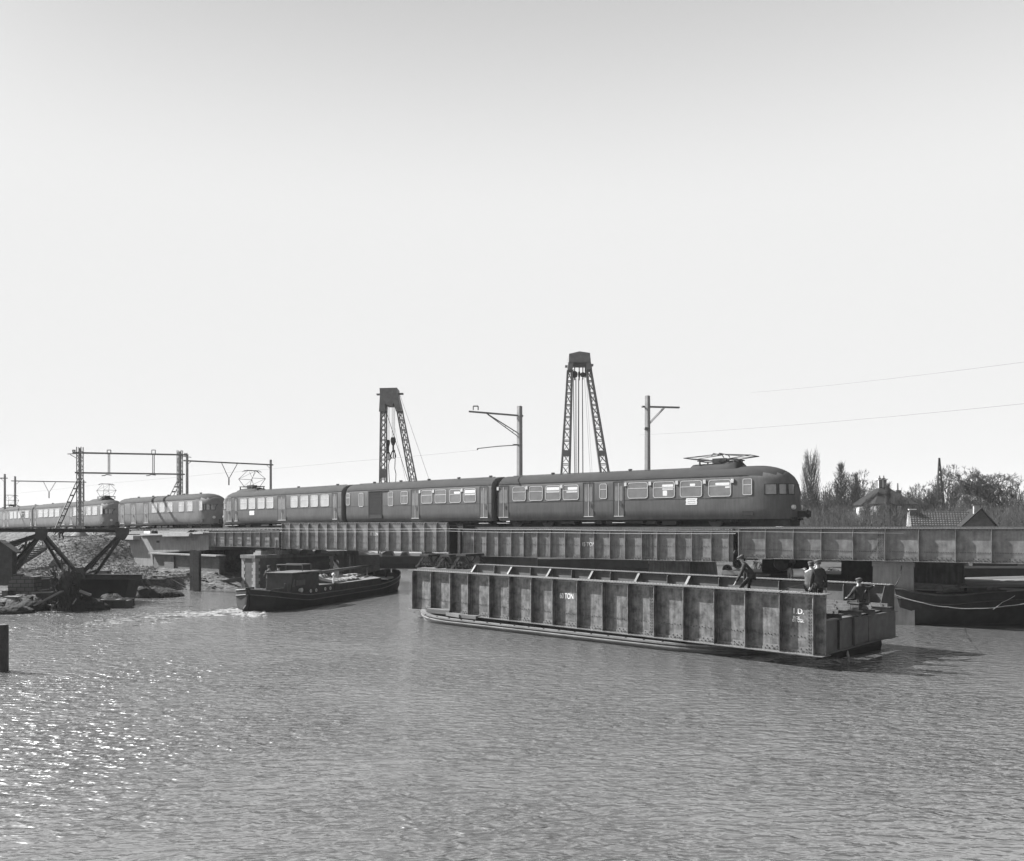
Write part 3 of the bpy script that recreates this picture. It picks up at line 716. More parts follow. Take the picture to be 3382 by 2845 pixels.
    if hump:
        a, b = X(hump[0]), X(hump[1]); rg = []
        for t, hgt in ((0, .05), (.03, .25), (.3, .27), (.62, .27), (.75, .42), (.9, .42), (1, .03)) if right_cab else ((0, .03), (.08, .27), (.5, .3), (.85, .3), (1, .03)):
            rg.append([(a+(b-a)*t, -1.0, 3.55), (a+(b-a)*t, -.86, 3.62+hgt*.7), (a+(b-a)*t, -.5, 3.74+hgt*.9), (a+(b-a)*t, 0, 3.79+hgt), (a+(b-a)*t, .5, 3.74+hgt*.9), (a+(b-a)*t, .86, 3.62+hgt*.7), (a+(b-a)*t, 1.0, 3.55)])
        hmp = MB().loft(rg).build('roof_fairing', M['roof'], car); smooth_angle(hmp, 50)
    if panto: pantograph(car, X(panto[0]), 3.95+(.1 if hump else 0), panto[1])
    cb = MB()   # roof cables
    cb.path([(xa+.5, -.35, 3.80), (xa+4, -.42, 3.80), ((xa+xb)/2, -.36, 3.80), (xb-.5, -.42, 3.795)], .022, 5); cb.build('roof_cable', M['under'], car)
    if logo:
        a, b = X(logo[0]), X(logo[1]); w = (b-a)
        pl = MB(); zc = 1.62 if right_cab else 1.50; hh_ = .22
        for k, (i0, i1) in enumerate(((.06, 1.0), (0, .94), (.06, 1.0), (0, .94))):
            z0 = zc+hh_-.11*(k+1)+.018; pl.prism(rrect(a+w*i0, a+w*i1, z0, z0+.085, .03, 2), -1.462, -1.449, 'y')
        pl.box(a+.02, a+.12, -1.4615, -1.449, zc-.2, zc+.2) ; pl.box(b-.12, b-.02, -1.4612, -1.449, zc-.2, zc+.2)
        pl.build('emblem', M['white'], car)
    for cab, Lc, fl in ((right_cab, L, None), (left_cab, L, L+x0)):
        if not cab: continue
        a_ = 2.6
        for sgn in (-1, 1):
            sp_ = [(-.1, .18)] if False else []
            for th0, th1 in ((.42, .70), (.79, 1.01), (1.10, 1.37)):
                pn = MB(); cab_patch(pn, Lc, a_, th0, th1, 1.98, 2.56, .012, side=sgn, flip=fl)
                fr = MB()
                for (q0, q1, z0, z1) in ((th0-.03, th1+.03, 2.56, 2.60), (th0-.03, th1+.03, 1.94, 1.98), (th0-.03, th0, 1.98, 2.56), (th1, th1+.03, 1.98, 2.56)):
                    cab_patch(fr, Lc, a_, q0, q1, z0, z1, .022, side=sgn, flip=fl)
                f = fr.build('cab_window', M['under'], car); pn.build('pane', M['glass'], f)
            hl = MB(); p = nose_pt(1.3, 1.2, Lc, a_, sgn); px_ = p.x if fl is None else fl-p.x; dr_ = 1 if fl is None else -1
            hl.tube((px_-dr_*.05, p.y, 1.2), (px_+dr_*.10, p.y*1.05, 1.2), .15, .13, 14); h_ = hl.build('headlight', M['frame'], car)
            bf = MB(); bf.tube((px_-dr_*.1, sgn*.85 , .62), (px_+dr_*.32, sgn*.85, .62), .07, n=8)if False else bf.box(min(px_-dr_*.5, px_+dr_*.12), max(px_-dr_*.5, px_+dr_*.12), min(sgn*.35, sgn*.75), max(sgn*.35, sgn*.75), .42, .6); bf.build('buffer_beam', M['under'], car)
        cp = MB(); xt = Lc if fl is None else x0; dr_ = 1 if fl is None else -1
        cp.box(min(xt-.3*dr_, xt+.5*dr_), max(xt-.3*dr_, xt+.5*dr_), -.22, .22, .62, .98); cp.tube((xt+.5*dr_, 0, .8), (xt+.68*dr_, 0, .8), .26, .2, 10)
        cp.build('coupler', M['under'], car)
        sk = MB(); sk.box(min(xt-2.6*dr_, xt-.25*dr_), max(xt-2.6*dr_, xt-.25*dr_), -.95, .95, .06, .5); sk.build('pilot_skirt', M['under'], car)
    for P0 in vents:
        a = X(P0); MB().box(a-.09, a+.09, -1.50, -1.45, 2.72, 2.96).build('side_vent', M['frame'], car)
    for P0, P1, kind in cabwin:
        a, b = X(P0), X(P1); f = add_window(car, a, b, 1.98, 2.9, .05)
        MB().box(a-.05, b+.1, -1.458, -1.44, .72, .98).build('cab_step', M['dark'], car)
    if not left_cab and gang:
        gw = MB(); gw.loft([[(x, y*.8*k, .62+(z-.5)*.90) for y, z in FULL] for x, k in ((-.22, .97), (-.11, 1.0), (0, .97), (.11, 1.0), (.24, .97))])
        gw.build('gangway_bellows', M['dark'], car)
    return car
nodes = [(-72.5,130.6),(-49.2,107.2),(-30.7,91.0),(-15.07,77.1),(-1.31,65.3),(17.35,51.52)]
zs = [4.45,4.6,4.75,4.85,4.85,4.85]
def slide(i, dist):          # node i moved along the line towards the front of the train
    a, b = nodes[i], nodes[i+1]; l = hypot(b[0]-a[0], b[1]-a[1]); return (a[0]+(b[0]-a[0])*dist/l, a[1]+(b[1]-a[1])*dist/l)
nA, nB0, nB1, nC0, nC1, nD, nE = slide(0, 5.0), slide(1, .6), slide(1, 3.6), slide(2, .2), slide(2, 1.6), slide(3, 1.9), slide(4, 1.2)
make_car(nE, nodes[5], zs[4], zs[5], 'leading motor carriage, rounded cab at its right end, folded pantograph on a raised roof', 1633, 2640,
    [(1694.5,1735),(1749,1791),(1803,1850,[(.05,.95,.70,.92),(.05,.95,.54,.60)]),(1861,1910,[(.3,.95,.68,.88),(.2,.95,.5,.58)]),(2075,2138),(2159,2227,[(.42,.95,.68,.84),(.42,.95,.56,.62),(.42,.95,.48,.53),(.45,.66,.1,.44)]),(2248,2317,[(.45,.7,.68,.84)]),(2342,2413,[(.3,.95,.68,.84),(.75,.97,.5,.6)])], [(1647,1679),(1928,1960),(2028,2060)], False, True,
    panto=(2350, False), hump=(2262, 2430), logo=(2265, 2303), small=[(1982,2003)], cabwin=[(2455,2482,0)], nvents=3, vents=(1645,1740,1855,2066,2147,2236,2327,2419))
make_car(nD, nE, zs[3], zs[4], 'luggage carriage with a wide sliding door, second in the train from the right', 1134, 1633,
    [(1393,1427),(1438,1473),(1486,1521,[(.4,.95,.68,.84)]),(1533,1571,[(.05,.95,.70,.92),(.05,.95,.54,.60)])], [(1359,1384),(1586,1611)], False, False, slide=(1219,1260), small=[(1144,1155),(1186,1200,1.8,2.9,0),(1283,1298,1.8,2.9),(1325,1346)], nvents=5, vents=(1387,1432,1526))
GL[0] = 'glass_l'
make_car(nC1, nD, zs[2], zs[3], 'carriage with a raised pantograph and small white emblem, above the short low span', 734, 1133,
    [(794,815),(822,843),(852,874),(881,903),(961,983),(993,1018),(1027,1050),(1060,1086)], [(747,766),(774,785),(918,944),(1098,1114)], True, False, panto=(790, True), hump=(762, 825), logo=(824,840), nvents=3)
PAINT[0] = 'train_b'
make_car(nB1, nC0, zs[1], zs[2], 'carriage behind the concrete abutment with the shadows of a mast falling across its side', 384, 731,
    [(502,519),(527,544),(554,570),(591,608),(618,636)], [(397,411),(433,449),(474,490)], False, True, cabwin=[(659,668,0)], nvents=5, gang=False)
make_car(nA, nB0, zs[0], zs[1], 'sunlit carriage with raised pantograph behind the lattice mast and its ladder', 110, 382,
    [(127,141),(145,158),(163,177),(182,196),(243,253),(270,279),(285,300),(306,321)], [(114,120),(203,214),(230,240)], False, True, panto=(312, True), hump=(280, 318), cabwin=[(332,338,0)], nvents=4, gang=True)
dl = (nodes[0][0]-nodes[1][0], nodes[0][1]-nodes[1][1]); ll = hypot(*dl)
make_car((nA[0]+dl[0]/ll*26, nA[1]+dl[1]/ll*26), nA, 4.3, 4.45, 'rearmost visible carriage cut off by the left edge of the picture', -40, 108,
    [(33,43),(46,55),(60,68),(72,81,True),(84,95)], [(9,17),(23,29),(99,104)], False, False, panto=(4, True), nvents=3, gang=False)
# ------------------------------------------------------------------ abutment and piers
aL = Vector((-38.5, 86.3)); aR = Vector((-26.55, 75.6)); dv = (aR-aL); La = dv.length; ud = dv/La; arz = atan2(ud.y, ud.x)
def ab(P, Y, off=0):          # photo column,row on the abutment face -> (t, z)
    o = (aL.x+ud.y*off, aL.y-ud.x*off); t = along(P, o, ud); return (t, zr(Y, o[1]+ud.y*t))
ab_t = thing('concrete_abutment', 'pale concrete abutment with slanting wing wall where the bridge meets the embankment', 'abutment', (aL.x, aL.y, 0), arz)
poly = [ab(423,1783), ab(470,1774), ab(470,1769), ab(689,1764), ab(689,1817), ab(502,1826), ab(508,1880), ab(470,1880), ab(446,1856)]
MB().prism(poly, 0, 6.5).build('wall', M['conc'], ab_t)
c = MB(); a, b = ab(408,1777), ab(463,1771); c.box(a[0], b[0], -.7, 2.0, b[1]-.35, b[1]+.05); c.build('coping_slab', M['stone'], ab_t)
c = MB(); a, b = ab(466,1765), ab(535,1765); c.box(a[0], b[0], -.12, 1.6, a[1]-.12, a[1]+.06); c.build('coping_slab', M['stone'], ab_t)
c = MB(); a, b = ab(562,1768), ab(650,1764); c.prism([(a[0], b[1]-.25), (b[0]-.1, b[1]-.2), (b[0]+.2, b[1]+.1), (a[0], b[1]+.08)], -.75, -.55); c.build('bearing_ledge', M['stone'], ab_t)
for P in (575, 632):
    a = ab(P, 1775); MB().box(a[0], a[0]+1.1, -.012, -.002, a[1]-.3, a[1]).build('recess', M['conc_d'], ab_t)
a = ab(517, 1786); MB().box(a[0], a[0]+.6, -.012, -.002, a[1]-.2, a[1]).build('recess', M['dark'], ab_t)
for P, w in ((488, 1766), (498, 1765)):
    pass
bt = thing('brick_abutment_base', 'dark brick foundation with pale ledge below the concrete abutment', 'foundation', (aL.x, aL.y, 0), arz)
a = ab(508, 1840, .5); b = ab(724, 1834, .5)
MB().box(a[0], b[0], -.5, -.01, .3, 2.38).build('brick_wall', M['brick_d'], bt)
MB().box(a[0]-.25, b[0]+.2, -.92, -.01, 2.382, 2.5).build('ledge', M['conc'], bt)
for k in range(1): MB().box(a[0]+2.4, a[0]+4.2, -.66, -.501, .3, 2.37).build('buttress', M['brick_d'], bt)
c = MB(); a, b = ab(480,1770), ab(689,1764); c.prism([(a[0],a[1]+.02),(b[0],b[1]+.02),(b[0],b[1]+.14),(a[0],a[1]+.14)], -.54, 1.2); c.build('coping_slab', M['stone'], ab_t)
# sawn box with pale front left on the abutment
bx = thing('site_box', 'small black-edged pale box on the abutment top, beside the embankment', 'box', at(497, 1764, 83.6), arz)
MB().box(-.9, .9, -.3, .3, .004, .30).build('box_body', M['steel_d'], bx); MB().box(-.75, .6, -.32, -.301, .05, .26).build('front_panel', M['white'], bx)

# brick river pier
ax = Vector((.594, .804)); c0 = Vector((at(799, HY, 70.5).x, 70.5)); cr = Vector((.804, -.594))
pr = thing('brick_pier', 'brick river pier with pale quoins and bearing blocks, behind the motor barge', 'pier', (c0.x, c0.y, 0), atan2(cr.y, cr.x))
# local x along end face (towards right-near), local y away along the pier
q = MB().box(0, 1.75, 0, 8.2, -1.5, 2.35); q.build('brick_body', M['brick_d'], pr)
MB().box(-.1, 1.85, -.1, 8.3, 2.352, 2.62).build('cap_course', M['conc_d'], pr)
for (x0, x1, y0, y1) in ((-.02,.30,-.02,.30),(1.45,1.77,-.02,.30),(-.02,.3,7.9,8.22),(1.45,1.77,7.9,8.22)):
    q = MB(); z = -.8; k = 0
    while z < 2.3:
        e = .14 if k % 2 else 0; q.box(x0-(e if x0 > 1 else 0), x1+(e if x0 < 1 else 0), y0-.0-(e if y0 > 1 else 0), y1+(e if y0 < 1 else 0), z, z+.255); z += .265; k += 1
    q.build('quoin', M['mast'], pr)
for (y, x) in ((.9, .3), (2.7, .7), (4.1, .3), (5.3, .8), (7.0, .6)):
    q = MB(); q.box(x, x+.95, y, y+.8, 2.622, 2.80); q.box(x+.1, x+.85, y+.1, y+.7, 2.802, 2.95); q.build('bearing_block', M['stone'], pr)
    r = MB(); r.box(x+.2, x+.8, y+.15, y+.65, 2.952, 3.05)
    for i in range(5): r.tube((x+.2+.14*i, y+.12, 2.955), (x+.2+.14*i, y+.12, 3.13), .014)
    r.build('bearing_plate', M['steel_d'], pr)
pb = thing('old_pier', 'rough dark brick remains of an old pier behind the quoined pier', 'pier', (at(1060,HY,79).x, 79, 0), atan2(cr.y, cr.x))
MB().prism([(0,-1.5),(2.6,-1.5),(2.5,2.3),(1.9,2.5),(1.5,2.2),(.8,2.7),(.1,2.6)], 0, 5).build('masonry', M['brick_d'], pb)
# concrete pier with lit end face below the right span
P2 = Vector((at(2881, HY, 43.6).x, 43.6)); e2 = Vector((.95, -.31)).normalized()
def conc_pier(name, label, Pl, Zl, wid, dirw, length, top, m, batter=.08):
    o = at(Pl, HY, Zl); t = thing(name, label, 'pier', (o.x, o.y, 0), atan2(dirw[1], dirw[0]), 'concrete piers under the bridge spans')
    rings = [[(-batter, -batter, -1.5), (wid+batter, -batter, -1.5), (wid+batter, length, -1.5), (-batter, length, -1.5)], [(0,0,top-.25),(wid,0,top-.25),(wid,length,top-.25),(0,length,top-.25)]]
    MB().loft(rings).build('shaft', m, t)
    MB().box(-.05, wid+.05, -.05, length+.05, top-.248, top).build('pier_cap', m, t)
    return t
conc_pier('bridge_pier', 'pale concrete pier with a sunlit face below the right-hand span', 2883, 43.4, 1.86, (.92,-.39), 7, 3.13, M['conc'])
conc_pier('bridge_pier', 'dark round-cornered concrete pier beyond the sunlit one, beside the barge', 3004, 46.2, 2.6, (.9,-.43), 4, 3.13, M['conc_d'], .1)
conc_pier('bridge_pier', 'black concrete pier left of the sunlit one, behind the seated man', 2779, 49.5, 2.0, (.86,-.5), 3, 3.13, M['steel_d'])
conc_pier('bridge_pier', 'dark sloping pier below the right end of the 45 ton span', 2145, 53.5, 2.6, (.85,-.52), 5, 2.85, M['conc_d'], .5)
conc_pier('bridge_pier', 'concrete pier below the joint of the tall span and the 45 ton span', 1537, 61.0, 1.3, (.8,-.6), 7, 2.9, M['conc'], .1)
o_ = at(1392, HY, 66)
MB().prism([(-.35,-1),(1.35,-1),(1.2,2.75),(.15,2.95)], 0, 1.2).build('leaning_concrete_block', M['stone'], loc=(o_.x, o_.y, 0), rz=-.3)
tag(bpy.data.objects['leaning_concrete_block'], 'pale tapering concrete block standing in the water below the tall span', 'block')
# steel H piles
def hpile(P, Yt, Yb, label, Z=None, w=.32, rz=-.4, n='steel_pile', grp='steel piles in the river'):
    Z = Z or FP*H/(Yb-HY); o = at(P, HY, Z); zt = zr(Yt, Z); t = MB()
    t.box(-w/2, w/2, -w/2, -w/2+.03, -1, zt); t.box(-w/2, w/2, w/2-.03, w/2, -1, zt); t.box(-.015, .015, -w/2+.031, w/2-.031, -1, zt-.002)
    ob = t.build(n, M['steel_m'], loc=(o.x, o.y, 0), rz=rz); return tag(ob, label, 'pile', grp)
hpile(638, 1817, 1950, 'left one of the paired steel piles standing in front of the concrete abutment', w=.36)
hpile(652, 1819, 1953, 'right one of the paired steel piles standing in front of the concrete abutment', w=.42, rz=-.1)
for i, (P, yt, lab) in enumerate(((1126,1822,'leftmost pale post of the guide piles behind the barge hatch'),(1140,1820,'thin post beside the leftmost guide pile behind the barge hatch'),(1161,1822,'guide pile with a rope loop, second gap right of the old pier'),(1178,1822,'rightmost light guide pile, next to the dark crane hull'))):
    hpile(P, yt, 1908, lab, Z=74+i, w=.26, rz=.2*i)
gp = MB().box(-.5, .5, -.06, .06, 0, 2.9); o_ = at(1165, HY, 79); tag(gp.build('upright_timber', M['wood'], loc=(o_.x, o_.y, 0)), 'upright timber panel between the guide piles beyond the motor barge', 'panel')
# foreground pile at the left edge
o_ = at(4, HY, 29.0); t = MB(); rg = []
for k, z in enumerate((-1, 0, .8, 1.50, 1.56)): rg.append([( (.22 - (.03 if k == 4 else 0))*cos(2*pi*i/12)*(1+.06*sin(3*i)), (.22-(.03 if k == 4 else 0))*sin(2*pi*i/12)*(1+.05*cos(2*i)), z) for i in range(12)])
t.loft(rg); tag(t.build('mooring_pile', M['wood_d'], loc=(o_.x, o_.y, 0), smooth=False), 'stout dark timber pile rising from the water at the left edge', 'pile')

# bearing frames on low timber stage behind the floating span's left end
def trestle(P, Z, zb_, w, hgt, label):
    o = at(P, HY, Z); t = thing('steel_trestle', label, 'trestle', (o.x, o.y, zb_), -.6, 'dark steel trestles on the river stage')
    f = MB()
    for y in (-.8, .8): f.bar((-w/2, y, 0), (-.1*w, y, hgt), .09, .12); f.bar((w/2, y, 0), (.1*w, y, hgt), .09, .12); f.bar((-w*.3, y, hgt*.45), (w*.3, y, hgt*.45), .06, .08)
    for x in (-w/2, 0, w/2): f.bar((x, -.85, .06), (x, .85, .06), .1, .12)
    f.build('frame', M['steel_d'], t); MB().box(-w*.22, w*.22, -1, 1, hgt, hgt+.15).build('top_beam', M['steel_d'], t)
    b = MB(); 
    for k in range(5): b.tube((-w*.3+k*w*.15, -.85, .12), (-w*.3+k*w*.15, -.85, hgt*.6), .03)
    b.build('rod', M['steel_d'], t); return t
st = thing('river_stage', 'low timber stage on piles, behind the left end of the floating span', 'stage', (at(1490,HY,58.2).x, 58.2, 0), -.6)
MB().box(-1.9, 3.4, -1.3, 1.6, 1.98, 2.12).build('deck', M['plank'], st)
for x in (-1.6, 1, 3.1):
    for y in (-1.3, 1.3): MB().tube((x, y, -1.5), (x, y, 1.999), .13, n=8).build('pile', M['wood_d'], st)
trestle(1432, 59.5, 2.122, 1.7, .75, 'leftmost dark trestle on the river stage, next to the upright pole')
trestle(1500, 57.6, 2.122, 1.7, .8, 'dark trestle in the middle of the river stage, beside the joint of the spans')
trestle(1553, 56.8, 2.122, 1.8, .85, 'rightmost dark trestle on the river stage, close to the far girder')
pl = MB(); a = at(1425, 1866, 60.5); b = at(1421, 1789, 60.5); pl.tube(a, b, .09, .07, 8); pl.tube(at(1402,1831,60.5), at(1424,1822,60.5), .03); pl.tube(at(1400,1832,60.5), at(1427,1848,60.5), .04)
tag(pl.build('upright_pole', M['wood_d']), 'thin leaning pole with a crossed stay in front of the tall span', 'pole')
# plumb rope block hanging at joint of left and tall span
for P, Y0, Y1, lb in ((914,1783,1836,'chain tackle hanging on the left side of the joint above the brick pier'),(923,1812,1840,'shorter chain tackle hanging right of the joint above the brick pier')):
    r = MB(); y = Y0
    while y < Y1: r.ring(at(P, y+3, 69.2), .06, .022, 'y', 8, 4); y += 5
    r.tube(at(P, Y0, 69.2), at(P, Y1, 69.2), .018); tag(r.build('chain_tackle', M['wire_d']), lb, 'chain')

# ------------------------------------------------------------------ overhead line masts
def mast(P0, Yt, Z, label, w=.36, zb_=4.3, lean=0, group='overhead line masts'):
    o = at(P0, HY, Z); t = thing('overhead_line_mast', label, 'mast', (o.x, o.y, zb_), -.7, group); zt = zr(Yt, Z)-zb_
    p = MB(); p.loft([[(x*w/2*k+lean*z/zt, y*w/2*k, z) for x, y in ((-1,-.7),(-.7,-1),(.7,-1),(1,-.7),(1,.7),(.7,1),(-.7,1),(-1,.7))] for z, k in ((0,1.15),(zt-.5,1.0),(zt,.95))])
    p.build('post', M['mast'], t); return t, zt
def world_part(mb, name, m, t):       # mesh given in world coordinates made a child of thing t
    o = mb.build(name, m); bpy.context.view_layer.update(); o.parent = t; o.matrix_parent_inverse = t.matrix_basis.inverted() if True else o.matrix_parent_inverse
    return o
tA, _ = mast(1716, 1342, 67, 'concrete mast with a long bracket arm reaching left, between the two cranes')
w = MB(); e = at(1548, 1359, 66); r = at(1728, 1374, 67); w.bar(e, r, .09, .10); w.bar(e+Vector((0,.22,0)), r+Vector((0,.22,0)), .09, .10)
for k in range(7): q = e.lerp(r, (k+.5)/7); w.bar(q, q+Vector((0,.22,0)), .05, .05)
w.bar(at(1722,1438,67), at(1604,1364,66.4), .07, .07); w.bar(at(1716,1446,67.2), at(1610,1369,66.6), .06, .06)
for k in range(5): w.bar(at(1722,1438,67).lerp(at(1604,1364,66.4), k/4.5), at(1716,1446,67.2).lerp(at(1610,1369,66.6), k/4.5), .04, .04)
world_part(w, 'bracket_arm', M['gantry'], tA)
w = MB(); w.path([at(1563,1355,66), at(1563,1342,66), at(1579,1342,66), at(1579,1355,66)], .05, 5); world_part(w, 'insulator_frame', M['gantry'], tA)
w = MB(); w.path([at(1716,1470,67), at(1640,1475,64.8), at(1577,1482,63.5)], .035, 5); w.tube(at(1716,1470,67), at(1694,1469,66.4), .08, .05, 6); w.tube(at(1577,1482,63.5), at(1577,1487,63.5), .05); world_part(w, 'registration_arm', M['gantry'], tA)
tB, _ = mast(2138, 1308, 62.5, 'concrete mast with a short bracket arm pointing right, nearest the front carriage', w=.34)
w = MB(); a, b = at(2120,1343,62.4), at(2244,1346,64); w.bar(a, b, .09, .10); w.bar(a+Vector((0,.22,0)), b+Vector((0,.22,0)), .09, .1); w.bar(at(2142,1404,62.5), at(2194,1349,63.2), .06, .06); w.bar(at(2144,1396,62.8), at(2188,1350,63.4), .05, .05)
world_part(w, 'bracket_arm', M['gantry'], tB)
w = MB(); w.box(0,0,0,0,0,0) if False else w.bar(at(2128,1415,62.3), at(2146,1415,62.3), .5, .1); world_part(w, 'clamp_band', M['gantry'], tB)
# plain portal with V hangers
def portal(PL, YL, ZL, PR, YR, ZR, label, name='overhead_line_portal', vh=None, w=.34, Yb=None, zb_=4.2):
    o = at(PL, HY, ZL); t = thing(name, label, 'portal', (o.x, o.y, zb_), 0, 'overhead line portals across the track')
    for P, Y, Z in ((PL, YL, ZL), (PR, YR, ZR)):
        p = MB(); c = at(P, HY, Z); zt = zr(Y, Z); p.tube((c.x, c.y, zb_), (c.x, c.y, zt), w*.55, w*.45, 8); world_part(p, 'post', M['mast'], t)
    b = MB(); ya, yb_ = Yb; a, c = at(PL-12, ya, ZL), at(PR+8, yb_, ZR); b.bar(a, c, .16, .16); b.bar(at(PL, ya+14, ZL), at(PL+14, ya+2, ZL), .05, .05); b.bar(at(PR, yb_+14, ZR), at(PR-14, yb_, ZR), .05, .05); world_part(b, 'crossbeam', M['gantry'], t)
    if vh:
        f = (vh[0]+vh[2])/2; Zm = ZL+(ZR-ZL)*(vh[1]-PL)/(PR-PL)
        yb2 = lambda P: ya+(yb_-ya)*(P-PL)/(PR-PL)
        v = MB(); m_ = at(vh[1], vh[3], Zm); v.tube(at(vh[0], yb2(vh[0]), Zm), m_, .045, .045, 5); v.tube(at(vh[2], yb2(vh[2]), Zm), m_, .045, .045, 5); v.tube(m_, at(vh[1], vh[4], Zm), .09, .09, 6); world_part(v, 'hanger', M['gantry'], t)
    return t
portal(618, 1506, 101, 894, 1519, 110, 'portal of round posts behind the carriage with the raised pantograph', vh=(731,756,785,1582,1603), Yb=(1522,1536))
portal(50, 1574, 140, 276, 1586, 156, 'distant portal left of the lattice mast, over the rear carriages', vh=(143,162,185,1628,1646), Yb=(1589,1593))
portal(-190, 1560, 124, 16, 1566, 137, 'portal post at the extreme left edge with a beam running out of the picture', Yb=(1578,1580))
# lattice portal
tp = thing('lattice_portal', 'double-beamed overhead line portal on lattice masts with inclined ladders', 'portal', (at(264,HY,96).x, 96, 4.2), 0, 'overhead line portals across the track')
for (P, Yt, Z, Ybt, zb_) in ((264,1477,96,1752,4.3),(594,1488,104.5,1745,4.3)):
    c = at(P, HY, Z); zt = zr(Yt, Z); p = MB(); hw = .24
    for sx_ in (-1, 1):
        for sy in (-1, 1): p.box(c.x+sx_*hw-.04, c.x+sx_*hw+.04, c.y+sy*hw-.04, c.y+sy*hw+.04, zb_, zt)
    p.box(c.x+.02, c.x+hw-.045, c.y-hw-.02, c.y-hw+.01, zb_, zt-.15)
    z = zb_+.2; k = 0
    while z < zt-.6:
        for sy in (-1, 1): p.bar((c.x-hw*(1 if k%2 else -1), c.y+sy*hw, z), (c.x+hw*(1 if k%2 else -1), c.y+sy*hw, z+.5), .035, .035)
        for sx_ in (-1, 1): p.bar((c.x+sx_*hw, c.y-hw*(1 if k%2 else -1), z), (c.x+sx_*hw, c.y+hw*(1 if k%2 else -1), z+.5), .035, .035)
        z += .5; k += 1
    world_part(p, 'lattice_mast', M['gantry'], tp)
for (ya, yb_, Pa, Pb, dz) in ((1496,1503,246,620,.16),(1562,1567,250,608,.16)):
    a, b = at(Pa, ya, 95.7), at(Pb, yb_, 104.8); p = MB()
    for oy in (-.2, .2): p.bar(a+Vector((0,oy,0)), b+Vector((0,oy,0)), .1, .16)
    for k in range(16): q = a.lerp(b, (k+.5)/16); p.bar(q+Vector((0,-.2,0)), q+Vector((0,.2,0)), .05, .05)
    world_part(p, 'crossbeam', M['gantry'], tp)
for P, Z in ((360, 98.3), (507, 102.1)):
    p = MB()
    for dx in (-2.5, 2.5): p.bar(at(P+dx, 1499, Z), at(P+dx, 1564, Z), .07, .07)
    world_part(p, 'hanger', M['gantry'], tp)
    p = MB().path([at(P-6,1500,Z), at(P-6,1487,Z), at(P+6,1487,Z), at(P+6,1500,Z)], .05, 5); world_part(p, 'insulator_frame', M['gantry'], tp)
    p = MB().path([at(P-24,1572,Z), at(P-14,1571,Z), at(P-8,1568,Z), at(P+8,1570,Z)], .05, 5); world_part(p, 'insulator', M['wire_d'], tp)
p = MB(); p.bar(at(223,1500,95.6), at(262,1499,95.6), .08, .08); p.bar(at(232,1502,95.6), at(260,1518,95.6), .06, .06)
for P in (241,247): p.tube(at(P,1500,95.6), at(P,1486,95.6), .05, .09, 6)
world_part(p, 'bracket', M['gantry'], tp)
p = MB(); p.bar(at(594,1507,104.7), at(632,1511,104.9), .08, .08)
for P in (611,617): p.tube(at(P,1508,104.7), at(P,1497,104.7), .05, .09, 6)
world_part(p, 'bracket', M['gantry'], tp)
for (t0, t1, w_, n, Z0, Z1, lb) in (((257,1580),(176,1760),7,8,95.6,93.0,0),((588,1584),(556,1648),6,4,104,101.5,1)):
    p = MB(); o0 = Vector((.35,.0,0))
    a0, a1 = at(*t0, Z0), at(*t1, Z1)
    for dx in (0, .42): p.bar(a0+Vector((dx,0,0)), a1+Vector((dx,0,0)), .07, .10)
    for k in range(n): q = a0.lerp(a1, (k+.6)/n); p.box(q.x, q.x+.42, q.y-.04, q.y+.04, q.z-.06, q.z+.10)
    world_part(p, 'ladder', M['steel_m'], tp)
c = at(264, HY, 96); p = MB(); p.loft([[(c.x+r*cos(2*pi*i/16), c.y+r*sin(2*pi*i/16), z) for i in range(16)] for r, z in ((.95,3.95),(.8,4.1),(.42,4.42),(.36,4.5))]); world_part(p, 'footing', M['conc'], tp)
p = MB(); p.box(c.x-1.0, c.x+1.3, c.y-1.0, c.y+1.0, 3.2, 3.95); world_part(p, 'foundation', M['conc_d'], tp)
# catenary
cable('overhead_wire', 'faint overhead line running right from the mast with the short arm', [at(2113,1437,62), at(3500,1322,30)], .007, 'wire_d', sag=.15)
cable('overhead_wire', 'higher faint overhead line crossing the sky towards the right edge', [at(2480,1297,58), at(3500,1181,29)], .006, 'wire_d', sag=.1)
cable('overhead_wire', 'hair-thin contact wire running along above the roofs of the train', [(-150,208.6,10.0), (-72.5,130.6,10.32), (-49.2,107.2,10.46), (-30.7,91.0,10.6), (-15.07,77.1,10.7), at(1577,1487,63.5)], .008, 'wire_d', sag=.03, n=4)

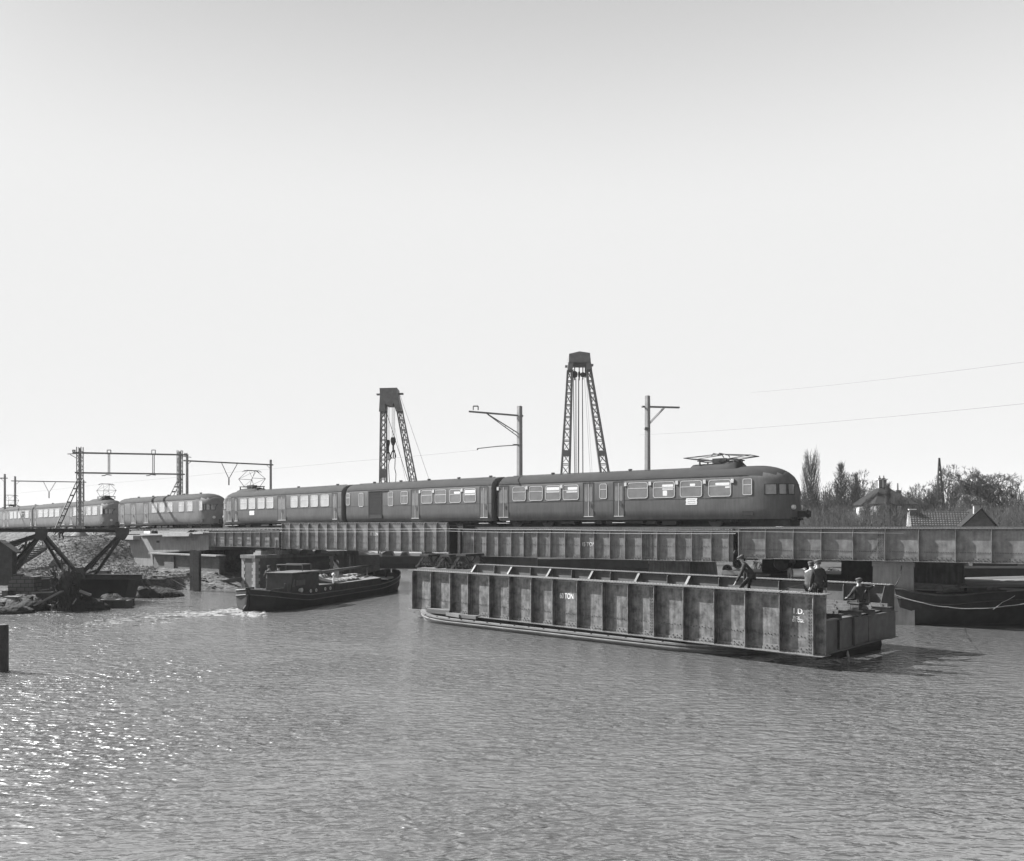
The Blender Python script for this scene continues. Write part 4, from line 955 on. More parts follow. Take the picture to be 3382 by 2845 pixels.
# ------------------------------------------------------------------ floating sheer-leg cranes
def lattice_leg(t, o0, i0, o1, i1, Z, depth, nb, cw=.22, top_ext=0):
    # o/i = outer/inner chord top and bottom as photo points; chords on two faces
    c = MB(); lc = MB()
    def at_(p, zz): return at(p[0], p[1], Z)+Vector((0, zz, 0))
    for zz in (-depth/2, depth/2):
        O0, I0, O1, I1 = at_(o0, zz*.7), at_(i0, zz*.7), at_(o1, zz), at_(i1, zz)
        c.bar(O0, O1, cw, cw, (0,1,0)); c.bar(I0, I1, cw, cw, (0,1,0))
        for k in range(nb):
            a, b = k/nb, (k+1)/nb
            pa, pb, qa, qb = O0.lerp(O1, a), O0.lerp(O1, b-.12/nb), I0.lerp(I1, a), I0.lerp(I1, b-.12/nb)
            lc.bar(pa, qb, .06, .06, (0,1,0)); lc.bar(qa, pb, .06, .06, (0,1,0)); lc.bar(pa, qa, .06, .06, (0,1,0)); lc.bar(pb, qb, .06, .06, (0,1,0))
    for u0, u1 in ((o0, o1), (i0, i1)):
        A, B, A2, B2 = at_(u0, -depth/2*.7), at_(u1, -depth/2), at_(u0, depth/2*.7), at_(u1, depth/2)
        for k in range(nb): lc.bar(A.lerp(B, k/nb), A2.lerp(B2, (k+1)/nb), .06, .06, (0,1,0))
    l = world_part(c, 'leg', M['crane'], t); world_part(lc, 'lacing', M['crane'], t)
    return l
def ext(p, q, Y): k = (Y-p[1])/(q[1]-p[1]); return (p[0]+(q[0]-p[0])*k, Y)
ZC = 100.0
cr1 = thing('floating_crane', 'taller lattice sheer-leg crane with gabled head, behind the front of the train', 'crane', (at(1930,HY,ZC).x, ZC, 0), 0, 'floating cranes behind the bridge')
lattice_leg(cr1, (1875,1224), (1889,1224), ext((1875,1224),(1854,1563),1850), ext((1889,1224),(1881,1563),1850), ZC, .5, 16, .24)
lattice_leg(cr1, (1951,1222), (1937,1224), ext((1951,1222),(2009,1555),1850), ext((1937,1224),(1983,1555),1850), ZC, .5, 16, .24)
for a, b in (((1855,1530),(1883,1512)),((1972,1508),(2001,1495))): pass
h = MB(); P_ = [at(*p, 0) if False else p for p in ((1877,1177),(1911,1169),(1945,1174),(1948,1203),(1876,1203))]
h.prism([((p[0]-CXP)*ZC/FP, zr(p[1], ZC)) for p in P_], ZC-1.4, ZC+1.4); world_part(h, 'crane_head', M['crane'], cr1)
h = MB()
for pp in (((1875,1203),(1892,1203),(1889,1226),(1873,1226)),((1933,1203),(1949,1203),(1953,1224),(1936,1226))): h.prism([((p[0]-CXP)*ZC/FP, zr(p[1], ZC)) for p in pp], ZC-1.1, ZC+1.1)
h.bar(at(1876,1210,ZC), at(1950,1210,ZC), .5, .25); world_part(h, 'cheek_plate', M['crane'], cr1)
h = MB(); h.bar(at(1866,1211,ZC), at(1876,1211,ZC), .5, .22); h.bar(at(1950,1207,ZC), at(1959,1207,ZC), .5, .22); world_part(h, 'side_lug', M['crane'], cr1)
for (x0, x1, yt, yb_) in ((1855,1880,1489,1510),(1972,1999,1490,1508)):
    h = MB().box(at(x0,HY,ZC).x, at(x1,HY,ZC).x, ZC-.75, ZC-.6, zr(yb_,ZC), zr(yt,ZC)); world_part(h, 'batten_plate', M['crane'], cr1)
for (P, y0, y1, r) in ((1898,1226,1248,.36),(1913,1226,1249,.14),(1925,1230,1246,.30),(1933,1232,1240,.16)):
    h = MB(); a, b = at(P,y0,ZC), at(P,y1,ZC); h.tube(at(P,1210,ZC), a, .06); h.loft([[(a.x+r*k*cos(2*pi*i/10), a.y+.5*r*k*sin(2*pi*i/10), a.z+(b.z-a.z)*s_) for i in range(10)] for k, s_ in ((.3,0),(.9,.2),(1,.5),(.8,.9),(.4,1))]); h.tube(b, at(P,y1+8,ZC), .07); world_part(h, 'pulley_block', M['rubber'], cr1)
h = MB()
for (P0, Y0, P1, r) in ((1893,1220,1902,.045),(1902,1250,1903,.05),(1911,1250,1908,.05),(1912,1250,1912,.03),(1923,1250,1925,.04),(1924,1250,1929,.02),(1930,1240,1966,.015),(1936,1240,1972,.012)):
    h.tube(at(P0,Y0,ZC), at(P1,1830,ZC), r, r, 5)
world_part(h, 'hoist_rope', M['wire_d'], cr1)
hu = MB(); x0, x1 = at(1768,HY,92).x, at(2330,HY,92).x
def hull_box(mb, x0, x1, y0, y1, z1, rk=1.2): mb.loft([[(x0+rk, y0+.3, -.8),(x1-rk, y0+.3, -.8),(x1-rk, y1-.3, -.8),(x0+rk, y1-.3, -.8)], [(x0, y0, z1*.4),(x1, y0, z1*.4),(x1, y1, z1*.4),(x0, y1, z1*.4)], [(x0, y0, z1),(x1, y0, z1),(x1, y1, z1),(x0, y1, z1)]])
hull_box(hu, x0, x1, 92, 106, 1.5); world_part(hu, 'pontoon', M['hull'], cr1)
hu = MB(); hu.box(x0+4, x0+9, 94, 98, 1.502, 3.4); hu.box(x0+3.8, x0+9.2, 93.8, 98.2, 3.402, 3.5); world_part(hu, 'deck_house', M['steel_d'], cr1)
ZD = 105.0
cr2 = thing('floating_crane', 'shorter lattice sheer-leg crane with flat-topped head, behind the luggage carriage', 'crane', (at(1290,HY,ZD).x, ZD, 0), 0, 'floating cranes behind the bridge')
z8 = lambda x, y: (1200+x*.2836, 1140+y*.2836)
lattice_leg(cr2, z8(203,770), z8(268,770), ext(z8(195,785), z8(187,1610), 1845), ext(z8(270,785), z8(275,1600), 1845), ZD, .5, 15, .13)
lattice_leg(cr2, z8(455,770), z8(393,770), ext(z8(455,775), z8(620,1585), 1845), ext(z8(395,785), z8(540,1590), 1845), ZD, .5, 15, .13)
# extra middle chords
h = MB()
for a, b in ((z8(218,785), z8(210,1610)), (z8(250,785), z8(248,1610)), (z8(415,785), z8(565,1590)), (z8(435,785), z8(595,1588))): h.bar(at(*a,ZD-.1), at(*ext(a,b,1845),ZD-.1), .09, .09, (0,1,0))
world_part(h, 'leg', M['crane'], cr2)
h = MB().prism([((p[0]-CXP)*ZD/FP, zr(p[1], ZD)) for p in (z8(206,520), z8(406,515), z8(415,600), z8(457,780), z8(393,785), z8(368,690), z8(355,712), z8(280,712), z8(268,690), z8(266,785), z8(200,788), z8(210,600))], ZD-1.2, ZD+1.2); world_part(h, 'crane_head', M['crane'], cr2)
h = MB(); h.bar(at(*z8(157,577),ZD), at(*z8(205,577),ZD), .5, .18); h.bar(at(*z8(410,570),ZD), at(*z8(466,570),ZD), .5, .18); world_part(h, 'side_lug', M['crane'], cr2)
for (x, y0, y1, r) in ((290,1105,1190,.26),(348,1075,1170,.38)):
    a, b = at(*z8(x,y0),ZD), at(*z8(x,y1),ZD); h = MB()
    h.loft([[(a.x+.85*r*k*cos(2*pi*i/10), a.y+.35*r*k*sin(2*pi*i/10), a.z+(b.z-a.z)*s_) for i in range(10)] for k, s_ in ((.75,0),(1,.25),(1,.5),(.55,.95),(.3,1))])
    h.tube(b, b-Vector((0,0,.5)), .12); 
    for dx in (-.2, .0, .2): h.path([b-Vector((0,0,.5)), b-Vector((-dx,0,.9)), b-Vector((-dx*1.6,0,1.35)), b-Vector((-dx*.7,0,1.6))], .07, 5)
    world_part(h, 'pulley_block', M['rubber'], cr2)
h = MB()
for x in (278,290,302): h.tube(at(*z8(x,700),ZD), at(*z8(x,1105),ZD), .018, .018, 4)
for x in (335,346,357,366): h.tube(at(*z8(x,700),ZD), at(*z8(x,1075),ZD), .022, .022, 4)
h.path([at(*z8(x,y),ZD) for x, y in ((305,1250),(305,1330),(293,1400),(298,1500),(308,1700))], .05, 5)
h.path([at(*z8(x,y),ZD) for x, y in ((365,1220),(370,1330),(366,1440),(380,1500),(372,1700))], .05, 5)
for a, b, r in (((430,590),(900,1960),.022),((272,790),(560,1700),.04),((365,960),(500,1620),.015)): h.tube(at(*z8(*a),ZD), at(*z8(*b),ZD), r, r, 4)
world_part(h, 'hoist_rope', M['wire_d'], cr2)
h = MB().box(at(1256,HY,ZD).x, at(1277,HY,ZD).x, ZD-.75, ZD-.6, zr(1580,ZD), zr(1552,ZD)); world_part(h, 'batten_plate', M['crane'], cr2)
hu = MB(); x0, x1 = at(1172,HY,103).x, at(1640,HY,103).x; hull_box(hu, x0, x1, 103, 116, 1.45, .4); world_part(hu, 'pontoon', M['hull'], cr2)
for P0, P1, m_, hh_ in ((1185,1235,'tarp',.5),(1255,1300,'steel_d',1.0),(1320,1350,'steel_d',.7)):
    a, b = at(P0,HY,104).x, at(P1,HY,104).x; h = MB(); n = 6
    h.loft([[(a+(b-a)*k/n, 104+.9*cos(pi*i/6)+1, 1.452+hh_*sin(pi*k/n)**.4*sin(pi*i/6)*(1+.2*sin(3.1*k))) for i in range(7)] for k in range(n+1)]); world_part(h, 'deck_gear', M[m_], cr2)
# ------------------------------------------------------------------ boats
def ship_hull(L, B, zt_fn, w_fn, zb=-.6, n=26, flare=.12, round_end=None):
    """closed hull, x 0..L ; returns builder and outline function"""
    prof = ((0, .55), (.3, .82), (.62, .95), (1.0, 1.0))
    R = []
    for k in range(n+1):
        x = L*k/n; w = w_fn(x)*B/2; zt = zt_fn(x); r = []
        for s in (1, -1):
            pts = [(x, s*w*f, zb+(zt-zb)*h) for h, f in prof]
            r += pts if s > 0 else pts[::-1]
        R.append(r)
    return MB().loft(R)
def rim(L, B, zt_fn, w_fn, n, off, dz, x0=0, x1=None):
    x1 = L if x1 is None else x1
    return [[(x0+(x1-x0)*k/n, s*(w_fn(x0+(x1-x0)*k/n)*B/2+off), zt_fn(x0+(x1-x0)*k/n)+dz) for k in range(n+1)] for s in (1, -1)]
# motor barge
bd = Vector((.27, .963)); brz = atan2(bd.y, bd.x); LB, BB = 20.4, 3.9
mbg = thing('motor_barge', 'dark motor barge with low cabin astern, heading right beside the brick pier', 'barge', (-15.2, 49.7, 0), brz)
zt = lambda x: .72 + .55*max(0, 1-x/4.2)**1.6 + .80*max(0, (x-13.5)/6.9)**1.8
wf = lambda x: max(.06, min(1, (1-max(0, 1-x/3.4)**2.3)**.5 if x < 3.4 else 1) * (1-max(0, (x-14.6)/5.8)**2.4)**.5 if x < 20.39 else .06)
# open hull: outer shell with inner deck well
ship_hull(LB, BB, lambda x: zt(x)-.28, wf).build('hull', M['hull'], mbg)
bw_ = MB(); n = 40
for s in (1, -1):
    rr = []
    for k in range(n+1):
        x = LB*k/n; w = wf(x)*BB/2; z = zt(x)
        rr.append([(x, s*(w+.01), z-.30), (x, s*(w+.03), z), (x, s*max(w-.07, 0), z), (x, s*max(w-.07, 0), z-.30)])
    bw_.loft(rr)
bw_.build('bulwark', M['hull'], mbg)
r_ = MB()
for s in rim(LB, BB, zt, wf, 40, .04, .01): r_.path(s, .035, 5)
for s in rim(LB, BB, lambda x: zt(x)-.30, wf, 40, .03, 0): r_.path(s, .03, 5)
r_.build('rubbing_rail', M['steel_m'], mbg)
c = MB(); c.prism([(2.6, .45), (8.2, .45), (8.2, 1.12), (6.1, 1.16), (6.1, 1.98), (2.75, 2.05), (2.6, 1.15)], -1.25, .45); cab_ = c.build('cabin', M['cabin'], mbg, bevel=.03)
c = MB(); c.box(2.6, 6.25, -1.35, .55, 2.052, 2.11); c.build('cabin_roof', M['steel_m'], cab_)
c = MB(); c.prism([(2.75,1.25),(3.05,1.22),(3.05,1.72),(2.95,1.72)], -1.275, -1.252); c.box(3.2, 4.3, -1.275, -1.252, 1.3, 1.62); c.build('side_panel', M['steel_m'], cab_)
MB().box(2.7, 8.2, .46, 1.5, .4, .72).build('cockpit_floor', M['wood_d'], mbg)
for x in (5.0, 5.7, 6.9, 7.6):
    q = MB().ring((x, -1.27, .86), .085, .028, 'y', 14, 5).build('porthole', M['white'], cab_); MB().disc((x, -1.262, .86), .08, .012, 'y').build('pane', M['dark'], q)
q = MB(); q.tube((3.5, -1.30, 1.02), (3.5, -1.5, 1.02), .09, .14, 12); q.tube((3.5, -1.25, .98), (3.5, -1.35, .98), .03); q.build('lamp', M['frame'], cab_)
s = MB(); s.path([(4.6, -.9, 2.11), (4.6, -.9, 2.5), (4.6, .9, 2.5), (4.6, .9, 2.11)], .03, 5); s.path([(5.7, -.9, 2.11), (5.7, -.9, 2.52), (5.7, .9, 2.52), (5.7, .9, 2.11)], .03, 5); s.tube((4.6,-.9,2.5),(5.7,-.9,2.52),.03); s.tube((4.6,.9,2.5),(5.7,.9,2.52),.03); s.build('windscreen_frame', M['steel_m'], mbg)
s = MB().box(5.72, 5.76, -.85, .85, 2.12, 2.5); s.build('windscreen', M['dark'], mbg)
s = MB(); s.box(.7, 2.3, -1.1, -1.04, .8, 1.25); s.box(.7, 2.3, 1.04, 1.1, .8, 1.25); s.box(2.1, 2.3, -1.15, -1.03, .8, 1.5); s.build('stern_screen', M['cabin'], mbg)
h = MB(); h.prism([(-1.45, .4), (1.45, .4), (1.45, 1.10), (0, 1.32), (-1.45, 1.10)], 8.5, 15.2, 'x'); hc = h.build('hatch', M['cabin'], mbg)
h = MB()
for k in range(9):
    x = 8.62+.72*k
    for sy in (-1, 1): h.prism([(0, 1.325), (sy*1.5, 1.10), (sy*1.5, 1.135), (0, 1.36)], x, x+.69, 'x')
h.build('hatch_board', M['plank'], hc)
t_ = MB(); n = 12
for (x0, x1, y0, y1, z, hh_) in ((8.7, 9.9, -1.3, .3, 1.22, .22), (10.2, 12.4, -1.2, -.2, 1.25, .16), (12.6, 14.6, -.5, .9, 1.3, .2), (9.6, 10.6, .2, 1.1, 1.3, .35)):
    t_.loft([[(x0+(x1-x0)*k/n, (y0+y1)/2+(y1-y0)/2*cos(pi*i/6), z+hh_*sin(pi*i/6)*(.6+.4*sin(k*1.7+i))) for i in range(7)] for k in range(n+1)])
t_.build('folded_tarpaulin', M['tarp'], mbg)
t_ = MB(); t_.tube((8.4, .7, 1.75), (17.2, .3, 1.95), .11, .07, 8); t_.tube((8.4,.7,1.1),(8.4,.7,1.75),.05); t_.tube((16.6,.3,1.0),(16.6,.3,1.93),.05); t_.build('lowered_mast', M['wood'], mbg)
t_ = MB(); t_.tube((12.6, -.6, 1.3), (15, -.3, 1.45), .04); t_.tube((12.2, -.3, 1.33), (14.8, .1, 1.42), .035); t_.tube((13.5,-.9,1.25),(15.1,-.8,1.3),.035); t_.build('boat_pole', M['wood'], mbg)
fd = MB(); fd.prism([(x, y) for x, y in [(15.5,-1.8),(17.6,-1.4),(19.2,-.7),(19.8,0),(19.2,.7),(17.6,1.4),(15.5,1.8)]], .95, 1.0, 'z'); fd.build('foredeck', M['steel_m'], mbg)
for y in (-.5, .5): MB().tube((18.2, y, 1.0), (18.2, y, 1.5), .08, .08, 8).build('bollard', M['rubber'], mbg)
MB().tube((8.55, -1.0, 1.12), (8.55, -1.0, 1.62), .07, .05, 8).ball((8.55, -1.0, 1.70), .12).build('ventilator', M['white'], mbg)
rd = MB(); rd.prism([(-.55,-.6),(.1,-.6),(.06,.95),(-.12,.95),(-.25,.4),(-.5,.2)], -.04, .04); rd.build('rudder', M['wood_d'], mbg)

# low barge carrying the floating span
hp = [(-5.9, 45.4), (8.8, 31.1)]
dd_ = Vector((hp[1][0]-hp[0][0], hp[1][1]-hp[0][1])); Lh = 20.0; dd_.normalize()
lb = thing('carrier_barge', 'low worn wooden barge lying under the floating 60 ton span', 'barge', (hp[0][0], hp[0][1], 0), atan2(dd_.y, dd_.x))
WB = 5.2
wh = lambda x: (1-max(0, 1-x/3.4)**2.2)**.5 if x < 3.4 else ((1-max(0, (x-Lh+4.0)/4.0)**2.2)**.5 if x > Lh-4.0 else 1)
wh2 = lambda x: max(.05, wh(min(max(x, 0), Lh)))
zh = lambda x: .30 + .20*max(0, 1-x/4)**1.5
# local y: near side at y=0 -> hull centre at WB/2
def sh(mb): mb.v = [(a, b+WB/2, c) for a, b, c in mb.v]; return mb
sh(ship_hull(Lh, WB, lambda x: zh(x)-.06, wh2, -.5, 36)).build('hull', M['hull_l'], lb)
r_ = MB()
for s in rim(Lh, WB, zh, wh2, 48, -.05, 0): 
    for a, b in zip(s, s[1:]): r_.bar(a, b, .26, .07)
sh(r_).build('gunwale_plank', M['hull_l'], lb)
r_ = MB()
for s in rim(Lh, WB, lambda x: zh(x)-.14, wh2, 48, .03, 0): r_.path(s, .045, 6)
sh(r_).build('rubbing_rail', M['hull_l'], lb)
k_ = MB()
for x in [1.2+i*.9 for i in range(18)]: k_.tube((x, -.02+(0), zh(x)+.02), (x, -.02, zh(x)+.07), .04)
k_.build('cleats', M['rubber'], lb)['kind'] = 'stuff'
for (x, y, w, l, h0, h1, rot) in ((2.2,.95,.5,1.6,.30,.52,.1),(3.5,.75,.34,1.3,.30,.46,-.2),(4.6,.7,.34,1.2,.30,.46,.05),(14.6,.85,.5,.95,.30,.50,.1),(15.6,.8,.5,.95,.30,.52,-.1),(16.6,.9,.6,.9,.30,.5,.05)):
    q = MB().box(-l/2, l/2, -w/2, w/2, 0, h1-h0).build('timber_block', M['wood'], loc=None); q.parent = lb; q.location = (x, y, zh(x)+.04); q.rotation_euler = (0, 0, rot)
# cross timbers carrying the span
for x in (3.4, 9, 14.6):
    q = MB().box(x-.2, x+.2, .9, WB-.3, .25, .425).build('cross_timber', M['wood_d'], lb)
# low counter barge part at the far end
lb2 = thing('carrier_pontoon', 'dark pontoon block under the right end of the floating span', 'pontoon', (at(2770,HY,33.2).x, 33.2, 0), rz)
MB().loft([[(-3.2,-.9,-.5),(.5,-.9,-.5),(.5,2.2,-.5),(-3.2,2.2,-.5)],[(-3.2,-1,.2),(.65,-1,.2),(.65,2.3,.2),(-3.2,2.3,.2)],[(-3.2,-1,.43),(.6,-1,.43),(.6,2.3,.43),(-3.2,2.3,.43)]]).build('hull', M['hull'], lb2)
MB().tube((.62,-.6,.2),(.7,-.6,-.1),.05).build('fender', M['rope'], lb2)

# dark barge at the right with planks, timber and rope
Zb_ = 42.2
rb = thing('work_barge', 'big black barge with a sagging mooring rope, right of the floating span', 'barge', (at(2935,HY,Zb_).x, Zb_, 0), .05)
Lr = 13.5
zr_ = lambda x: 1.78 + .22*max(0, 1-x/2.2)**1.6 + .18*max(0,(x-6)/7)**1.5 - .22*math.exp(-((x-3)/1.8)**2)
wr = lambda x: (1-max(0, 1-x/2.6)**2.1)**.5 if x < 2.6 else 1
ship_hull(Lr, 4.6, lambda x: zr_(x), lambda x: max(.08, wr(x)), -.6, 30).build('hull', M['hull'], rb).location = (0, 2.3, 0)
r_ = MB()
for s in rim(Lr, 4.6, zr_, lambda x: max(.08, wr(x)), 30, .03, -.05): r_.path(s, .05, 6)
for s in rim(Lr, 4.6, lambda x: zr_(x)-.5, lambda x: max(.08, wr(x)), 30, .0, 0): r_.path(s, .03, 6)
o = r_.build('rubbing_rail', M['wood_d'], rb); o.location = (0, 2.3, 0)
def on_barge(px, py, Z=None, dz=0): return at(px, py, Z or 43.5)
tm = MB(); a, b = at(3003,1932,44.2), at(3210,1944,43.4); tm.bar(a, b, .34, .26); tag(tm.build('timber_baulk', M['plank']), 'long pale squared timber lying across the deck of the black barge', 'timber', 'timbers and planks on the black barge')
for (p0, p1, w_, m_, lb_) in (((3010,1946),(3130,1951),.14,'plank','thin pale plank on the left deck of the black barge'),((3190,1950),(3255,1951),.14,'plank','short bright plank near the stacked timber platform'),((3120,1953),(3262,1959),.2,'wood','dark plank lying lowest on the deck of the black barge'),((3090,1958),(3240,1956),.2,'wood','weathered plank crossing the lowest dark plank on the black barge')):
    tm = MB(); tm.bar(at(*p0,43.3), at(*p1,43.3), .3, w_*.5); tag(tm.build('plank', M[m_]), lb_, 'plank', 'timbers and planks on the black barge')
pf = thing('timber_platform', 'wide pale platform of long planks at the right end of the black barge', 'platform', (at(3240,HY,43.2).x, 43.2, 0), .05)
def wpoly(ps, Z): return [at(px, py, z_) for px, py, z_ in ps]
q = MB()
top = 2.0
for k in range(14):
    # planks laid away from the camera, spreading to the right
    p0 = Vector((at(3170,HY,43).x + .0, 43.0, top)); f = k/13
    a = Vector((at(3160,HY,43).x+.28*k, 42.9+.53*k, top-.12+.02*(k%2))); b = Vector((31.5, 42.6+.60*k, top-.02+.03*(k%3)))
    q.bar(a, b, .52, .05)
world_part(q, 'plank_deck', M['wood'], pf)
q = MB(); q.bar(at(3190,1948,43), Vector((31.4,42.4,top-.16)), .3, .22); q.bar(at(3240,1950,43.4), Vector((31.4,43.8,top-.16)), .3, .22); world_part(q, 'bearer_beam', M['wood_d'], pf)
for P in (3262, 3284): q = MB(); c_ = at(P, HY, 42.9); q.box(c_.x-.13, c_.x+.13, 42.7, 43.0, 1.70, 1.90); world_part(q, 'packing_block', M['wood'], pf)
q = MB(); q.bar(at(3300,1945,42.6), at(3420,1948,42.4), .25, .06); q.bar(at(3322,1953,42.5), at(3420,1945,42.4), .2, .06); world_part(q, 'edge_plank', M['plank'], pf)
for P, lb_ in ((3101,'left wire hoop standing on the deck of the black barge'),(3186,'right wire hoop standing on the black barge, below the platform')):
    c_ = at(P, 1946, 42.9); q = MB().ring((0,0,0), .21, .016, 'y', 20, 5); q.tube((.2,0,-.05),(.7,0,-.16),.016); tag(q.build('wire_hoop', M['wire_d'], loc=c_), lb_, 'hoop', 'wire hoops on the black barge')
cable('mooring_rope', 'long pale rope sagging along the side of the black barge', [at(2946,1961,41.6), at(3050,1992,41.0), at(3130,2005,40.9), at(3220,2010,40.8), at(3320,2002,40.7), at(3420,1986,40.6)], .018, 'rope', 'rope', sag=.04, n=6, rs=6)
cable('mooring_rope', 'short thin rope running down the right side of the black barge', [at(3352,1968,41.4), at(3310,1990,41.3), at(3280,2013,41.3)], .014, 'rope', 'rope', sag=.02)
cable('hanging_cable', 'slack cable hanging in front of the sunlit pier', [at(2980,1852,43.1), at(2975,1890,42.5), at(2966,1920,42), at(2950,1941,41.6)], .03, 'rubber', 'cable', sag=.03)
cable('hanging_cable', 'straight vertical rope at the right edge of the sunlit pier', [at(2990,1842,43.0), at(2989,1944,42.9)], .03, 'rubber', 'cable')
cable('hanging_cable', 'rope stretched from the far girder end to the foot of the sunlit pier', [at(2941,1933,34.3), at(2990,1926,42.8)], .009, 'rubber', 'cable', sag=.1)
# barge with girder beyond, far right
fb = thing('girder_barge', 'dark decked barge beyond the black one, under the right-hand span', 'barge', (at(3166,HY,56).x, 56, 0), -.05)
b_ = MB(); b_.loft([[(-.6,0,-.5),(16,0,-.5),(16,7,-.5),(-.6,7,-.5)],[(-.9,0,2.2),(16,0,2.2),(16,7,2.2),(-.9,7,2.2)]]); b_.build('hull', M['hull'], fb)
b_ = MB(); b_.box(-1, 16, -.08, .02, 2.201, 2.32); b_.box(-1, 16, 1.5, 1.6, 2.201, 2.5); b_.box(-.8, 16, -.2, 0, 1.35, 1.42); b_.build('deck_edge', M['plank'], fb)
fgi = thing('stored_girder', 'stored steel girder with chalked lettering on the dark decked barge', 'girder', (at(3166,HY,58.5).x, 58.5, 2.5), -.03)
girder(fgi, 14, 1.15, [.1,1.3,1.85,3.15,3.55,4.3,4.8,5.4,6.6,8,9.2,10.4], .3, .3, M['steel_m'], -1, 0, rv=False); text('lettering', '0 0 0', .42, M['chalk'], fgi, MM(2.5, -.014, .6))
bs = MB().box(-1.5, 1.4, -.25, .25, 0, .22); c_ = at(3282,1889,56.6); tag(bs.build('steel_beam', M['steel_d'], loc=(c_.x, c_.y, 2.33), rz=-.03), 'short black beam lying in front of the lettered stored girder', 'beam')

# machinery on a raised deck under the joint of the spans
ms = thing('equipment_barge', 'dark high-decked barge carrying tanks and wheels, below the joint of the right-hand spans', 'barge', (at(2400,HY,52.5).x, 52.5, 0), -.5)
MB().loft([[(0,.3,-.6),(6.6,.3,-.6),(6.6,4,-.6),(0,4,-.6)],[(-.3,0,2.15),(6.9,0,2.15),(6.9,4.2,2.15),(-.3,4.2,2.15)]]).build('hull', M['hull'], ms)
w = MB(); w.box(1.9, 4.6, 1, 3, 2.152, 2.9); w.box(2.4, 4.0, 1.2, 2.6, 2.902, 3.4); ms_ = w.build('engine_casing', M['steel_d'], ms)
def wheel(P, Y, Z, r, label, m='steel_m'):
    c_ = at(P, Y, Z); t = thing('iron_roller', label, 'wheel', c_, -.6, 'iron rollers under the joint of the spans')
    q = MB(); q.ring((0,0,0), r, r*.16, 'y', 20, 6); q.disc((0,0,0), r*.3, .2, 'y', 12)
    for k in range(6): q.tube((0,0,0), (r*cos(k*pi/3), 0, r*sin(k*pi/3)), r*.08)
    q.build('spoked_wheel', M[m], t); MB().disc((0,.05,0), r*.92, .05, 'y', 20).build('backing_disc', M['steel_d'], t)
wheel(2402, 1882, 49.5, .26, 'low iron roller at the left end of the equipment barge')
wheel(2436, 1862, 49, .26, 'upper iron roller under the joint of the spans')
wheel(2567, 1864, 50.5, .20, 'small iron roller beside the tank under the right-hand span')
tk = thing('iron_tank', 'dark rounded tank hung below the right-hand span', 'tank', at(2592, 1859, 50.5), -.6)
q = MB(); q.loft([[(r*cos(2*pi*i/18), y, r*sin(2*pi*i/18)) for i in range(18)] for y, r in ((-.75,.15),(-.7,.4),(-.6,.46),(.6,.46),(.7,.4),(.75,.15))]); q.build('shell', M['rubber'], tk, smooth=False)
q = MB().ring((0,-.3,0), .47, .02, 'y', 18, 4).ring((0,.3,0), .47, .02, 'y', 18, 4).build('strap', M['steel_m'], tk)
wd = thing('winch_drum', 'pale winch drum with dark end flanges, behind the two standing men', 'drum', at(2634, 1894, 46), .1)
q = MB().tube((-.36,0,0), (.36,0,0), .24, .24, 18); q.build('barrel', M['frame'], wd)
for s in (-1, 1):
    q = MB().tube((s*.36,0,0), (s*.44,0,0), .30, .30, 18)
    for k in range(8): q.tube((s*.44,.26*cos(k*pi/4),.26*sin(k*pi/4)), (s*.47,.26*cos(k*pi/4),.26*sin(k*pi/4)), .025)
    q.build('flange', M['steel_m'], wd)
q = MB(); q.box(-.5,.5,-.3,.3,-.42,-.30); q.bar((-.42,0,-.3),(-.42,0,0),.08,.1); q.bar((.42,0,-.3),(.42,0,0),.08,.1); q.build('cradle', M['steel_d'], wd)
pb_ = MB().box(-.75,.75,-.2,.2,-.12,.12); tag(pb_.build('painted_beam', M['stone'], loc=at(2430,1892,48.6), rz=-.5), 'short pale beam end under the joint of the spans', 'beam')
cb_ = MB(); cb_.box(-.45,1.2,-.1,.1,-.05,.05); cb_.box(-1.0,3.4,-.5,.5,-.45,-.3)
tag(cb_.build('timber_staging', M['steel_d'], loc=at(2470,1898,48), rz=-.5), 'dark timber staging below the iron rollers', 'staging')
